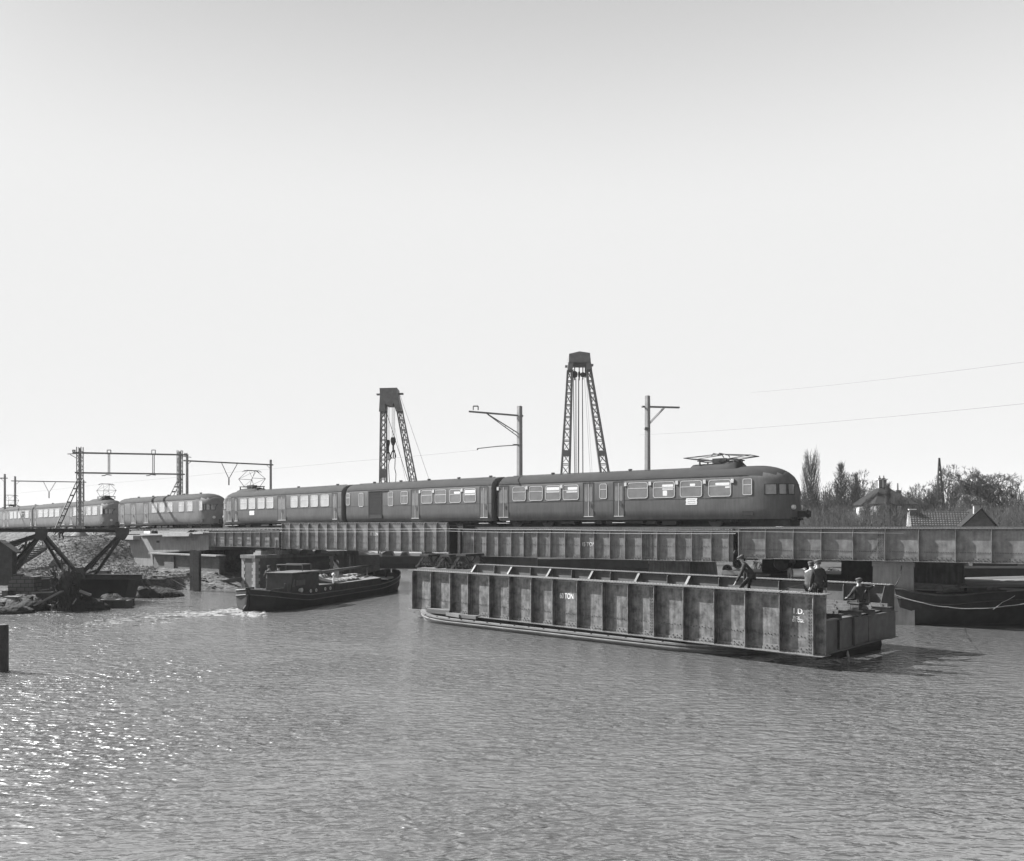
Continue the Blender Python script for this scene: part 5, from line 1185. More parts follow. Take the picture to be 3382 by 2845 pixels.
# ------------------------------------------------------------------ people
def skin_mesh(name, pts, edges, radii, m, parent, root=0, sub=1):
    me = bpy.data.meshes.new(name); me.from_pydata([tuple(p) for p in pts], edges, []); me.materials.append(m)
    o = bpy.data.objects.new(name, me); COL.objects.link(o); o.parent = parent
    sk = o.modifiers.new('skin', 'SKIN')
    for i, r in enumerate(radii):
        r = (r, r) if not isinstance(r, tuple) else r; me.skin_vertices[0].data[i].radius = r
        me.skin_vertices[0].data[i].use_root = (i == root)
    sk.use_smooth_shade = True
    sb = o.modifiers.new('sub', 'SUBSURF'); sb.levels = sub; sb.render_levels = sub
    return o
def person(label, loc, rz, pose, cap='cap', jac='cloth', tro='cloth', cut=None, group=None, hair='hair'):
    """pose: dict of joints in metres, x = right, y = forward, z = up from the soles"""
    t = thing('person', label, 'person', loc, rz, group)
    J = {k: Vector(v) for k, v in pose.items()}
    hp, ch, nk, hd = J['hip'], J['chest'], J['neck'], J['head']
    up = (hd-nk).normalized(); fw = Vector(pose.get('face', (0, 1, 0))).normalized(); rt = fw.cross(up).normalized(); fw = up.cross(rt).normalized()
    wst = hp.lerp(ch, .45)
    P = [hp, wst, ch, nk, hd-up*.07, hd+up*.02, hd+up*.085]; R = [.135, .12, .15, .055, (.075,.07), (.082,.09), (.05,.055)]
    E = [(0,1),(1,2),(2,3),(3,4),(4,5),(5,6)]
    def add(p, r, a): P.append(Vector(p)); R.append(r); E.append((a, len(P)-1)); return len(P)-1
    # nose, chin and ears
    add(hd-up*.015+fw*.105, .013, 5); add(hd-up*.085+fw*.07, .03, 4)
    for s in (-1, 1): add(hd-up*.01+rt*s*.088, .014, 5)
    for s, q in (('L', -1), ('R', 1)):
        sh = add(J['sh'+s], .068, 2); el = add(J['el'+s], .045, sh); wr = add(J['wr'+s], .030, el)
        hdv = (J['wr'+s]-J['el'+s]).normalized(); side = hdv.cross(fw); side = side.normalized() if side.length > .1 else rt
        th_ = side.cross(hdv).normalized()
        pm = add(J['wr'+s]+hdv*.06, (.034,.022), wr)
        for k in range(4):
            b0 = J['wr'+s]+hdv*.085+side*(k-1.5)*.019; f1 = add(b0, .010, pm); l = (.036, .042, .039, .03)[k]
            f2 = add(b0+hdv*l+th_*.012, .009, f1); add(b0+hdv*l*1.6+th_*.035, .008, f2)
        tb = add(J['wr'+s]+hdv*.04+side*.035*-1+th_*.012, .012, pm); add(P[tb]+hdv*.035+side*-.015+th_*.015, .010, tb)
        hj = add(hp+rt*.09*q*1.0-Vector((0,0,.03)) if False else J.get('hj'+s, hp+Vector((q*.095,0,-.04))), .085, 0)
        kn = add(J['kn'+s], .055, hj); an = add(J['an'+s], .04, kn); add(J['an'+s]+Vector(J.get('toe'+s, Vector((0,.15,-.06)))), .034, an)
    body = skin_mesh('body', P, E, R, M['skin'], t)
    # jacket
    P2 = [hp+Vector((0,0,-.06)), hp+(wst-hp)*.4, wst, ch, nk-(nk-ch)*.25, nk-(nk-ch)*.05]; R2 = [(.225,.19), (.20,.165), (.18,.155), (.195,.17), .10, .085]; E2 = [(0,1),(1,2),(2,3),(3,4),(4,5)]
    def add2(p, r, a): P2.append(Vector(p)); R2.append(r); E2.append((a, len(P2)-1)); return len(P2)-1
    for s in ('L', 'R'):
        a = add2(J['sh'+s], .092, 3); m_ = add2(J['sh'+s].lerp(J['el'+s], .5), .075, a); a = add2(J['el'+s], .066, m_); add2(J['wr'+s]-(J['wr'+s]-J['el'+s]).normalized()*.02, .05, a)
    skin_mesh('jacket', P2, E2, R2, M[jac], t, sub=2)
    P2 = [hp]; R2 = [(.165,.145)]; E2 = []
    for s, q in (('L', -1), ('R', 1)):
        a = add2(J.get('hj'+s, hp+Vector((q*.095,0,-.04))), .115, 0); m_ = add2(P2[a].lerp(J['kn'+s], .5), .095, a); a = add2(J['kn'+s], .078, m_); add2(J['an'+s]+Vector((0,0,.01)), .068, a)
    skin_mesh('trousers', P2, E2, R2, M[tro], t, sub=2)
    for s in ('L', 'R'):
        sb = MB(); a = J['an'+s]; tt = Vector(J.get('toe'+s, Vector((0,.15,-.06)))); n_ = 8
        rr = []
        for f, w_, h_ in ((-.4,.04,.06),(-.1,.05,.09),(.4,.052,.075),(.9,.05,.05),(1.3,.03,.03)):
            c_ = a+Vector((tt.x*f, tt.y*f, 0)); z0 = a.z+tt.z-.035; sx_ = Vector((tt.y, -tt.x, 0)).normalized()
            rr.append([c_+sx_*w_*cos(2*pi*i/n_)+Vector((0,0,z0-c_.z+h_/2*(1+sin(2*pi*i/n_))*1.1)) for i in range(n_)])
        sb.loft(rr).build('shoe', M['rubber'], t, smooth=True)
    # hair and cap
    def head_shell(mb, c, kx, ky, kz, zlo, shift=Vector((0,0,0))):
        n_, m2 = 14, 6; rr = []
        for k in range(m2+1):
            th = (pi/2+zlo)*(1-k/m2)+.02; rr.append([c+shift+rt*kx*sin(th)*cos(2*pi*i/n_)+fw*ky*sin(th)*sin(2*pi*i/n_)+up*kz*cos(th) for i in range(n_)])
        mb.loft(rr)
    h_ = MB(); head_shell(h_, hd-fw*.018+up*.012, .093, .10, .112, .35); h_.build('hair', M[hair], t, smooth=True)
    if cap:
        c_ = MB(); cc = hd+up*.055-fw*.005; n_ = 16; rr = []
        for z_, r_, f_ in ((-.02,.098,0),(.0,.104,0),(.025,.128,.01),(.05,.132,.018),(.07,.10,.02),(.078,.03,.02)):
            rr.append([cc+rt*r_*.95*cos(2*pi*i/n_)+fw*(r_*1.08*sin(2*pi*i/n_)+f_)+up*(z_-.02*sin(2*pi*i/n_)*(z_ > 0)) for i in range(n_)])
        c_.loft(rr); cp = c_.build('cap', M[cap], t, smooth=True)
        v_ = MB(); n_ = 8; o1 = []; 
        for i in range(n_+1):
            a = pi*(.12+.76*i/n_); o1.append((a))
        up_ = [cc+rt*.098*cos(a)+fw*(.104*sin(a))+up*-.005 for a in o1]; ou = [cc+rt*.10*cos(a)+fw*(.165*sin(a)+.005)+up*-.03 for a in o1]
        v_.loft([[a, b, b-up*.008, a-up*.008] for a, b in zip(up_, ou)]); v_.build('visor', M[cap], cp)
    return t
def stand(lean=.05, turn=0, wrL=(-.30,.08,.80), wrR=(.30,.08,.80), anL=(-.11,0,.08), anR=(.12,0,.08), hip=(0,0,.92), face=(0,1,-.25), crouch=0, hy=0):
    hp = Vector(hip); f = Vector((0, sin(lean), cos(lean))); ch = hp+f*.40; nk = ch+f*.17; l2 = min(lean*.6, .6); hd = nk+Vector((0, sin(l2), cos(l2)))*.15+Vector((hy,0,0))
    J = dict(hip=hp, chest=ch, neck=nk, head=hd, face=face)
    for s, q, wr, an in (('L', -1, wrL, anL), ('R', 1, wrR, anR)):
        sh = ch+Vector((q*.185, 0, 0))+f*.07; J['sh'+s] = sh; wr = Vector(wr); J['wr'+s] = wr
        d = wr-sh; L_ = min(d.length, .545); bend = sqrt(max(0, (.275)**2-(L_/2)**2)); ax_ = d.normalized(); b_ = (Vector((q*.5,-.8,-.2))-ax_*ax_.dot(Vector((q*.5,-.8,-.2)))).normalized()
        J['el'+s] = sh+d*.52+b_*bend
        an = Vector(an); hj = hp+Vector((q*.095,0,-.04)); J['hj'+s] = hj; d = an-hj; L_ = min(d.length, .83); bend = sqrt(max(0, .42**2-(L_/2)**2)); ax_ = d.normalized(); b_ = (Vector((q*.1,1,.2))-ax_*ax_.dot(Vector((q*.1,1,.2)))).normalized()
        J['kn'+s] = hj+d*.5+b_*bend; J['an'+s] = an
    return J
zf = zb+1.452
def pl(P, Z, dz=0): c_ = at(P, HY, Z); return (c_.x, c_.y, zf+dz)
# bending man, seen from his right-hand side, looking down to the left (facing -x)
person('man alone, in dark jacket and flat cap, bending forward on the floating span', pl(2474, 32.9, .22), radians(78),
    stand(.58, wrL=(-.16,.50,.62), wrR=(.24,.16,.64), anL=(-.16,.48,.08), anR=(.12,-.16,.08), hip=(0,-.08,.90), face=(0,1,-.8)), 'cap', 'cloth')
# pair of men at the right end
person('man in grey cap seen from the side, holding a thin rod', pl(2675, 30.5, -.02), radians(-40),
    stand(.22, wrL=(-.10,.34,.92), wrR=(.12,.34,.95), anL=(-.12,.12,.08), anR=(.10,-.18,.08), hip=(0,-.02,.90), face=(.0,1,-.8)), 'cap', 'cloth_l')
person('man with his back to the camera, rightmost of the standing men', pl(2703, 30.15, .03), radians(8),
    stand(.06, wrL=(-.26,.10,.78), wrR=(.30,.02,.76), face=(-.25,1,-.35)), 'cap', 'cloth')
person('man with a black cap mostly hidden behind the two standing men', pl(2697, 31.9, .0), radians(150),
    stand(.15, wrL=(-.2,.25,.95), wrR=(.2,.25,.9), face=(0,1,-.4)), 'cap_d', 'cloth')
# seated man
c_ = at(2838, HY, 32.6)
sj = stand(.02, hip=(0,0,.50), wrL=(-.25,.35,.60), wrR=(.78,.12,1.02), anL=(-.12,.42,.08), anR=(.12,.36,.08), face=(.3,1,0))
sj['elR'] = Vector((.48,.0,.98)); sj['knL'] = Vector((-.14,.42,.50)); sj['knR'] = Vector((.14,.40,.50))
person('man sitting on the end beams with one arm stretched over the far girder', (c_.x, c_.y, 1.56), radians(20), sj, 'cap', 'cloth')
q = MB(); q.box(-.28,.28,-.2,.2,0,.34); q.box(-.32,.32,-.24,.24,.342,.38); tag(q.build('timber_seat_box', M['wood_d'], loc=(c_.x, c_.y, 1.62), rz=.5), 'dark wooden box under the sitting man', 'box')
q = MB().path([at(2571,1958,29.9), at(2606,1941,30.2), at(2672,1926,30.6)], .014, 6); tag(q.build('thin_rod', M['wire_d']), 'thin dark rod held by the man in the grey cap', 'rod')
# people on the motor barge
for xx, yy, lb_, r_, hh_, cp_, jc in ((3.6, .85, 'left boatman standing in the stern cockpit of the motor barge', .3, .0, 'cap', 'cloth_l'), (4.7, .9, 'right boatman in a dark cap beside the windscreen of the motor barge', -.2, -.05, 'cap_d', 'cloth')):
    p_ = Vector((-15.2, 49.7, 0))+Vector((bd.x*xx-bd.y*yy, bd.y*xx+bd.x*yy, 0))
    person(lb_, (p_.x, p_.y, .72+hh_), brz-pi/2+r_, stand(.12, wrL=(-.22,.32,1.0), wrR=(.24,.34,1.0), face=(0,1,0)), cp_, jc)
# worker on the embankment
c_ = at(203, HY, 91.5)
person('worker bending down beside the foot of the ladder on the embankment', (c_.x, c_.y, left_h(c_.x, c_.y)-.02), radians(75),
    stand(1.15, wrL=(-.2,.75,.45), wrR=(.22,.7,.42), anL=(-.14,.1,.08), anR=(.14,-.15,.08), hip=(0,-.12,.88), face=(0,.6,-1)), 'cap', 'cloth')
# ------------------------------------------------------------------ bare trees, scrub, houses on the far bank
def twig_tree(P, Ytop, Z, kind, label, spread=1.0, seed=1, trunk_r=.16, w_=None):
    rnd = random.Random(seed); base = at(P, HY, Z); zt_ = zr(Ytop, Z); Ht = zt_-.5
    t = thing('bare_tree', label, 'tree', (base.x, base.y, .45), 0, 'bare trees beyond the bridge')
    tr = MB(); cr = MB()
    cnt = [0]
    def grow(p, d, ln, r, lvl, mb):
        if cnt[0] > 9000: return
        cnt[0] += 1; seg = 2 if lvl < 3 else 1; q = p
        for s in range(seg):
            d2 = (d + Vector((rnd.gauss(0,.10), rnd.gauss(0,.10), rnd.gauss(0,.05)))).normalized(); q2 = q+d2*ln/seg
            mb.tube(q, q2, r*(1-.25*s/seg), r*(1-.25*(s+1)/seg), 4 if lvl > 1 else 6, False); q = q2; d = d2
            if lvl >= 1 and s < seg and lvl < LV:
                for k in range(2): child(q, d, ln, r, lvl, .62)
        if lvl < LV:
            for k in range(NB): child(q, d, ln, r, lvl, .74)
    def child(q, d, ln, r, lvl, f):
        a = rnd.uniform(0, 2*pi); o = d.orthogonal().normalized(); o = Matrix.Rotation(a, 3, d) @ o
        ang = rnd.uniform(.35, .75)*AN; nd = (d*cos(ang)+o*sin(ang)+Vector((0,0,UP))).normalized()
        grow(q, nd, ln*f*rnd.uniform(.75, 1.1), max(r*.56, .013), lvl+1, cr)
    if kind == 'poplar':
        tr.tube((0,0,0), (0,0,Ht*.5), trunk_r, trunk_r*.6, 8); tr.tube((0,0,Ht*.5), (.1,0,Ht*.93), trunk_r*.6, .03, 6)
        for k in range(420):
            z = Ht*rnd.uniform(.06, .95)**.9; a = rnd.uniform(0, 2*pi); ln = rnd.uniform(.25, .42)*Ht*(.35+.75*sin(pi*min(1, .15+z/Ht*.8)))*.55*spread
            d = Vector((cos(a)*.22, sin(a)*.22, 1)).normalized(); p = Vector((cos(a)*.1, sin(a)*.1, z)); q = p+Vector((cos(a)*.34*spread*rnd.uniform(.5,1.4), sin(a)*.34, .5)); q2 = q+d*ln
            cr.tube(p, q, .03, .022, 4, False); cr.tube(q, q2, .022, .012, 4, False)
            for j in range(3): b_ = q.lerp(q2, rnd.random()); cr.tube(b_, b_+Vector((rnd.gauss(0,.16), rnd.gauss(0,.16), rnd.uniform(.3,.9))), .013, .010, 3, False)
    elif kind == 'fir':         # slender leader with short upswept side shoots
        tr.tube((0,0,0), (.1,0,Ht*.55), trunk_r, trunk_r*.55, 8); tr.tube((.1,0,Ht*.55), (.15,0,Ht), trunk_r*.55, .015, 6)
        for k in range(330):
            f = rnd.uniform(.12, .97); z = Ht*f; a = rnd.uniform(0, 2*pi); ln = (1-f)*Ht*.30*spread*rnd.uniform(.6,1.2)+.35
            d = Vector((cos(a), sin(a), rnd.uniform(.7,1.5))).normalized(); p = Vector((.12*f, 0, z)); q = p+d*ln*.5; q2 = q+(d+Vector((0,0,.6))).normalized()*ln*.5
            cr.tube(p, q, .03, .02, 4, False); cr.tube(q, q2, .02, .012, 4, False)
            for j in range(5): b_ = p.lerp(q2, rnd.uniform(.3,1)); cr.tube(b_, b_+Vector((rnd.gauss(0,.22), rnd.gauss(0,.22), rnd.uniform(.2,.6))), .014, .010, 3, False)
    else:
        LV, NB, AN, UP = (6, 2, 1.0, .10) if kind == 'round' else (5, 2, .8, .22)
        th = Ht*(.26 if kind == 'round' else .3); tr.tube((0,0,0), (0,0,th), trunk_r, trunk_r*.8, 8)
        for k in range(4 if kind == 'round' else 3):
            a = 2*pi*k/4+rnd.random(); d = Vector((cos(a)*.55*spread, sin(a)*.55*spread, 1)).normalized(); grow(Vector((0,0,th*rnd.uniform(.75,1))), d, Ht*.24, trunk_r*.6, 0, cr)
        grow(Vector((0,0,th)), Vector((0,0,1)), Ht*.26, trunk_r*.7, 0, cr)
        zmax = max(v[2] for v in cr.v); k_ = (Ht-th*.8)/(zmax-th*.8)
        cr.v = [(x, y, th*.8+(z-th*.8)*k_ if z > th*.8 else z) for x, y, z in cr.v]
        if w_:
            xs = sorted(abs(v[0]) for v in cr.v); xm = xs[int(len(xs)*.97)]; s_ = w_/xm; cr.v = [(x*(1+(s_-1)*min(1, z/Ht*2)), y*(1+(s_-1)*min(1, z/Ht*2)), z) for x, y, z in cr.v]
    tr.build('trunk', M['bark'], t); o = cr.build('crown', M['twig'], t)
    return t
TREES = [
 (2636,1612,118,'up','low bushy bare tree directly right of the train nose',1.0,.10,2.2),
 (2678,1526,122,'poplar','tall narrow poplar, nearest tree to the train nose',1.25,.16,None),
 (2714,1620,112,'up','small forked bare tree between the poplar and the pointed tree',.9,.09,2.0),
 (2752,1582,126,'up','broad bare tree just left of the pointed tree',1.0,.12,3.2),
 (2774,1532,120,'fir','pointed bare tree with one straight leader, between poplar and house',1.2,.14,None),
 (2822,1568,124,'fir','thin feathery bare tree right of the pointed tree',.8,.10,None),
 (2858,1545,128,'up','tall rounded bare tree left of the hipped-roof house',1.0,.14,3.4),
 (2893,1640,112,'up','low bare tree in front of the left corner of the hipped-roof house',.8,.08,1.8),
 (2930,1600,113,'fir','thin bare sapling rising before the hipped roof',.35,.06,None),
 (2985,1632,112,'up','slight bare tree before the right half of the hipped-roof house',.7,.07,1.8),
 (3045,1592,124,'up','bare tree right of the hipped-roof house, above the chimney of the low house',1.0,.12,2.6),
 (3084,1592,126,'up','bare tree left of the tall lattice pole',1.0,.12,2.8),
 (3124,1572,118,'up','bare tree immediately right of the tall lattice pole',1.0,.12,2.8),
 (3187,1526,124,'round','large round-crowned bare tree above the gable of the low house',1.0,.22,4.4),
 (3240,1610,120,'up','small bare tree between the two large round-crowned trees',.9,.10,2.4),
 (3318,1534,122,'round','large wide bare tree near the right edge of the picture',1.1,.22,4.9),
 (3382,1548,126,'round','bare tree cut by the right edge of the picture',1.0,.18,4.0),
]
for i, (P, Y, Z, kd, lb_, sp_, r_, w_) in enumerate(TREES): twig_tree(P, Y, Z, kd, lb_, sp_, 11+i*7, r_, w_)
# scrub: upright thin stems nobody could count
sc = MB(); rnd = random.Random(5)
for k in range(4600):
    P = rnd.uniform(2600, 3470); Z = rnd.uniform(104, 121); b_ = at(P, HY, Z); h_ = rnd.uniform(3.6, 7.4)*(1 if P > 2660 else .8)
    if 3010 < P < 3290 and Z < 110: continue
    q = Vector((b_.x, b_.y, .4)); d = Vector((rnd.gauss(0,.10), rnd.gauss(0,.1), 1)).normalized(); e_ = q+d*h_
    sc.tube(q, e_, .028, .012, 3, False)
    for j in range(7):
        f = rnd.uniform(.3, .98); s0 = q.lerp(e_, f); sc.tube(s0, s0+Vector((rnd.gauss(0,.38), rnd.gauss(0,.38), rnd.uniform(.25,.95))), .014, .009, 3, False)
o = sc.build('scrub', M['twig']); tag(o, kind='stuff')
sc = MB()
for k in range(5200):
    P = rnd.uniform(2600, 3480); Z = rnd.uniform(126, 150); b_ = at(P, HY, Z); h_ = rnd.uniform(5, 10.2)
    q = Vector((b_.x, b_.y, .4)); e_ = q+Vector((rnd.gauss(0,.8), rnd.gauss(0,.8), h_)); sc.tube(q, e_, .045, .02, 3, False)
    for j in range(6): f = rnd.uniform(.2, .98); s0 = q.lerp(e_, f); sc.tube(s0, s0+Vector((rnd.gauss(0,.6), rnd.gauss(0,.6), rnd.uniform(.3,1.1))), .022, .012, 3, False)
o = sc.build('background_thicket', M['twig']); tag(o, kind='stuff')
# hipped-roof house
ZH = 116
hx = lambda P, Z=ZH: at(P, HY, Z).x
hs = thing('villa', 'brick house with a steep hipped roof and twin chimneys, half hidden by bare trees', 'house', (hx(2955), ZH, .4), 0)
x0, x1 = hx(2893)-hx(2955), hx(3012)-hx(2955); ze = zr(1662, ZH)-.4; zp = zr(1601, ZH)-.4
MB().box(x0, x1, 0, 8, 0, ze-.02).build('wall', M['brick'], hs)
rf = MB(); e_ = .35; xa, xb = hx(2935)-hx(2955), hx(2980)-hx(2955)
rf.add([(hx(2886)-hx(2955), -e_, ze-.15), (hx(3028)-hx(2955), -e_, ze-.15), (hx(3028)-hx(2955), 8+e_, ze-.15), (hx(2886)-hx(2955), 8+e_, ze-.15), (xa+.5, 4, zp), (xb-.5, 4, zp)], [(0,1,5,4),(1,2,5),(2,3,4,5),(3,0,4),(3,2,1,0)])
rfo = rf.build('roof', M['thatch'], hs)
for P in (2947, 2961):
    c = MB(); xc = hx(P)-hx(2955); zc = zr(1580, ZH)-.4; c.box(xc-.28, xc+.28, 3.7, 4.3, zp-.6, zc); co = c.build('chimney', M['brick'], rfo)
    c = MB(); c.box(xc-.40, xc+.40, 3.58, 4.42, zc, zc+.12); c.box(xc-.30,xc-.22,3.62,3.7,zp-.3,zc); c.build('chimney_cap', M['white'], co)
    c = MB(); c.loft([[(xc+r*cos(2*pi*i/8), 4+r*sin(2*pi*i/8), zc+z_) for i in range(8)] for r, z_ in ((.32,.12),(.12,.3),(.05,.42),(.10,.5),(.02,.62))]); c.build('finial', M['rubber'], co)
c = MB(); xc = hx(3012)-hx(2955); c.box(xc-.35, xc+.35, 4, 4.7, ze-.5, zr(1615,ZH)-.4); c.tube((xc, 4.3, zr(1615,ZH)-.4), (xc, 4.3, zr(1591,ZH)-.4), .13, .09, 8); c.build('chimney', M['brick'], rfo)
for P0, P1, y0, y1 in ((2870,2874,1680,1695),(2892,2896,1672,1700),(2902,2905,1672,1702),(2897,2901,1690,1716)):
    pass
for P0, P1, y0, y1 in ((2896,2906,1673,1702),(2925,2940,1675,1700),(2965,2980,1675,1700)):
    a, b = hx(P0)-hx(2955), hx(P1)-hx(2955); z0_, z1_ = zr(y1,ZH)-.4, zr(y0,ZH)-.4
    f = MB(); f.box(a-.07, a, -.06, -.004, z0_, z1_); f.box(b, b+.07, -.06, -.004, z0_, z1_); f.box(a-.07, b+.07, -.06, -.004, z1_, z1_+.08); f.box(a-.07, b+.07, -.06, -.004, z0_-.08, z0_); f.box((a+b)/2-.03, (a+b)/2+.03, -.05, -.004, z0_, z1_)
    wo_ = f.build('window', M['white'], hs); MB().box(a, b, -.03, -.004, z0_, z1_).build('pane', M['glass'], wo_)
f = MB()
for k in range(3): a = x0-.03; f.box(a-.05, a, 1+k*2.3, 1.9+k*2.3, zr(1700,ZH)-.4, zr(1675,ZH)-.4)
for k in range(3):
    g_ = MB(); a = x0; g_.box(a-.05, a-.002, 1+k*2.3, 1.9+k*2.3, zr(1700,ZH)-.4, zr(1675,ZH)-.4); g_.build('window', M['white'], hs)
# low tiled house
ZK = 104
kx = lambda P, Z=ZK: at(P, HY, Z).x
cot = thing('cottage', 'low house with a tiled roof, end chimneys and a cross gable at its right', 'house', (kx(3100), ZK, .4), -radians(17))
K0 = kx(3100)
zr0 = lambda Y, Z=ZK: zr(Y, Z)-.4
def tile_mat():
    m = bpy.data.materials.new('pantiles'); m.use_nodes = True; nt = m.node_tree; N = nt.nodes; L_ = nt.links; b = N['Principled BSDF']; b.inputs['Roughness'].default_value = .35
    tc = N.new('ShaderNodeTexCoord'); sp = N.new('ShaderNodeSeparateXYZ'); cm = N.new('ShaderNodeCombineXYZ'); L_.new(tc.outputs['Object'], sp.inputs[0]); L_.new(sp.outputs[0], cm.inputs[0]); L_.new(sp.outputs[2], cm.inputs[1])
    br = N.new('ShaderNodeTexBrick'); br.offset = 0; br.inputs['Scale'].default_value = 1; br.inputs['Brick Width'].default_value = .30; br.inputs['Row Height'].default_value = .26; br.inputs['Mortar Size'].default_value = .075; br.inputs['Mortar Smooth'].default_value = .4
    br.inputs['Color1'].default_value = (.13,.13,.13,1); br.inputs['Color2'].default_value = (.06,.06,.06,1); br.inputs['Mortar'].default_value = (.025,.025,.025,1)
    L_.new(cm.outputs[0], br.inputs[0]); L_.new(br.outputs[0], b.inputs['Base Color']); bp = N.new('ShaderNodeBump'); bp.inputs['Distance'].default_value = .06; bp.invert = True; L_.new(br.outputs['Fac'], bp.inputs['Height']); L_.new(bp.outputs[0], b.inputs['Normal']); return m
M['tile'] = tile_mat()
xl, xr = kx(3013)-K0, kx(3190)-K0; zrdg = zr0(1691); zev = zr0(1738)-.9
MB().box(xl+.1, xr, -1.7, 1.7, 0, zev+.05).build('wall', M['brick'], cot)
rf = MB(); rf.prism([(-2.0, zev), (0, zrdg), (0, zrdg-.12), (-2.0, zev-.12)], xl, xr, 'x'); rf.prism([(2.0, zev), (0, zrdg+.003), (0, zrdg-.12), (2.0, zev-.12)], xl, xr, 'x'); rfo = rf.build('roof', M['tile'], cot)
g_ = MB(); g_.prism([(-2.0,zev-.1),(0,zrdg-.05),(2.0,zev-.1)], xl-.25, xl-.01, 'x'); g_.build('gable_wall', M['stone'], cot)
c = MB(); c.box(kx(3020)-K0-.3, kx(3020)-K0+.3, -.35, .35, zrdg-.5, zrdg+.25); co = c.build('chimney', M['brick_d'], rfo); MB().box(kx(3020)-K0-.42, kx(3020)-K0+.42, -.45, .45, zrdg+.252, zrdg+.36).build('chimney_cap', M['white'], co)
a, b, cx_ = kx(3142)-K0, kx(3255)-K0, kx(3200)-K0; zg = zr0(1683, 101)
w_ = MB(); w_.prism([(a, 0), (b, 0), (b, zr0(1745)-.3), (cx_+.2, zg), (a, zr0(1745)-.3)], -3.6, -3.4); w_.build('gable_wall', M['brick_d'], cot)
w_ = MB(); zb2 = zr0(1745)-.3
w_.prism([(cx_+.2, zg+.12), (cx_+.2, zg-.02), (a-.3, zb2-.22), (a-.4, zb2-.1)], -3.9, 3.0); w_.prism([(cx_+.2, zg+.123), (cx_+.2, zg-.02), (b+.3, zb2-.22), (b+.4, zb2-.1)], -3.9, 3.0); w_.build('cross_roof', M['thatch'], cot)
c = MB(); xc = kx(3196)-K0; c.box(xc-.3, xc+.3, -3.2, -2.6, zg-.6, zg+.45); co = c.build('chimney', M['stone'], rfo); MB().box(xc-.42, xc+.42, -3.3, -2.5, zg+.452, zg+.56).build('chimney_cap', M['steel_m'], co)
# lattice pole
ZP = 118; c_ = at(3102, HY, ZP); lp = MB(); zt_ = zr(1513, ZP)
B4 = [(-.9,-.5),(.9,-.5),(.9,.5),(-.9,.5)]
tilt = Vector((at(3111,HY,ZP).x-c_.x, 0, 0))
for x, y in B4: lp.bar((x+.3, y, 0), (0+x*.06, y*.06, zt_), .10, .10)
for k in range(22):
    f, g_ = k/22, (k+1)/22
    for i in range(4):
        p, q = Vector((*B4[i], 0)), Vector((*B4[(i+1)%4], 0)); A_ = lambda v, t: Vector(((v.x+.3)*(1-t)+v.x*.06*t, v.y*(1-t)+v.y*.06*t, zt_*t)); lp.bar(A_(p, f), A_(q, g_), .045, .045); lp.bar(A_(q, f), A_(p, g_), .045, .045)
tag(lp.build('lattice_pole', M['steel_d'], loc=(c_.x, c_.y, 0)), 'tall thin lattice pole rising above the trees behind the low house', 'pole')
# clods of spoil on the far bank
for P, Y, Z, s_, lb_ in ((2498,1866,70,1.3,'rough heap of earth behind the bending man, under the right-hand span'),(2750,1892,60,1.5,'heap of clods behind the standing men, left of the black pier'),(2660,1880,62,1.0,'small heap of rubble behind the winch drum')):
    b_ = MB(); c_ = at(P, Y, Z); n_ = 18; m_ = 8; rr = []
    for k in range(m_):
        th = pi/2*k/(m_-1); rr.append([(s_*cos(th)*cos(2*pi*i/n_)*(1+.25*mn.noise(Vector((i*1.7, k*1.3, P*.1)))), s_*cos(th)*sin(2*pi*i/n_), c_.z*0+(c_.z+.2)*sin(th)*(1+.25*mn.noise(Vector((i*2.1, k, 5))))) for i in range(n_)])
    b_.loft(rr); tag(b_.build('spoil_heap', M['earth'], loc=(c_.x, c_.y, 0)), lb_, 'heap', 'heaps of spoil beyond the bridge')
# ------------------------------------------------------------------ left bank: derelict truss, blocks, timber, boats
ZT = 55.0
tr_ = thing('derelict_truss', 'black steel bridge truss lying derelict on the left bank before the embankment', 'truss', (at(262,HY,ZT).x, ZT, .8), 0)
def mem(a, b, w, h, Za=ZT, Zb=None, n='truss_member', m='steel_d'):
    A_, B_ = at(*a, Za), at(*b, Zb or Za); d = (B_-A_).normalized(); q = MB()
    s_ = d.cross(Vector((0,1,0))).normalized()*(h/2)
    q.bar(A_+s_, B_+s_, w, .03, s_) ; q.bar(A_-s_, B_-s_, w, .03, s_); q.bar(A_, B_, .03, h-.03, s_)
    return world_part(q, n, M[m], tr_)
top = ZT+.0
mem((-60,1752), (400,1754), .30, .18, ZT, ZT+3)                     # top chord
mem((-60,1749), (400,1751), .30, .14, ZT+3, ZT+6)
for a, b in (((135,1768),(12,1808)), ((132,1770),(42,1865)), ((42,1865),(-40,1950)), ((150,1772),(262,1902)), ((400,1765),(262,1902))): mem(a, b, .24, .17)
for a, b in (((128,1765),(20,1800)), ((140,1772),(205,1880)), ((404,1768),(312,1902)), ((128,1775),(60,1880)), ((60,1880),(5,1915))): mem(a, b, .16, .13, ZT+3.0)
mem((262,1905), (470,1906), .36, .3); mem((262,1908), (130,1914), .30, .24)
for a, b in (((20,1800),(60,1880)),((60,1880),(128,1765)),((28,1812),(70,1795)),((90,1772),(75,1850)),((-20,1880),(30,1900)),((10,1870),(80,1800)),((100,1790),(30,1925)),((405,1770),(330,1880)),((330,1880),(262,1905)),((205,1880),(262,1903))): mem(a, b, .09, .07, ZT+1.6)
for a, b in (((168,1815),(186,1815)),((196,1861),(226,1861)),((306,1863),(326,1863)),((300,1880),(345,1815))): mem(a, b, .08, .08, ZT+1.5)
q = MB()
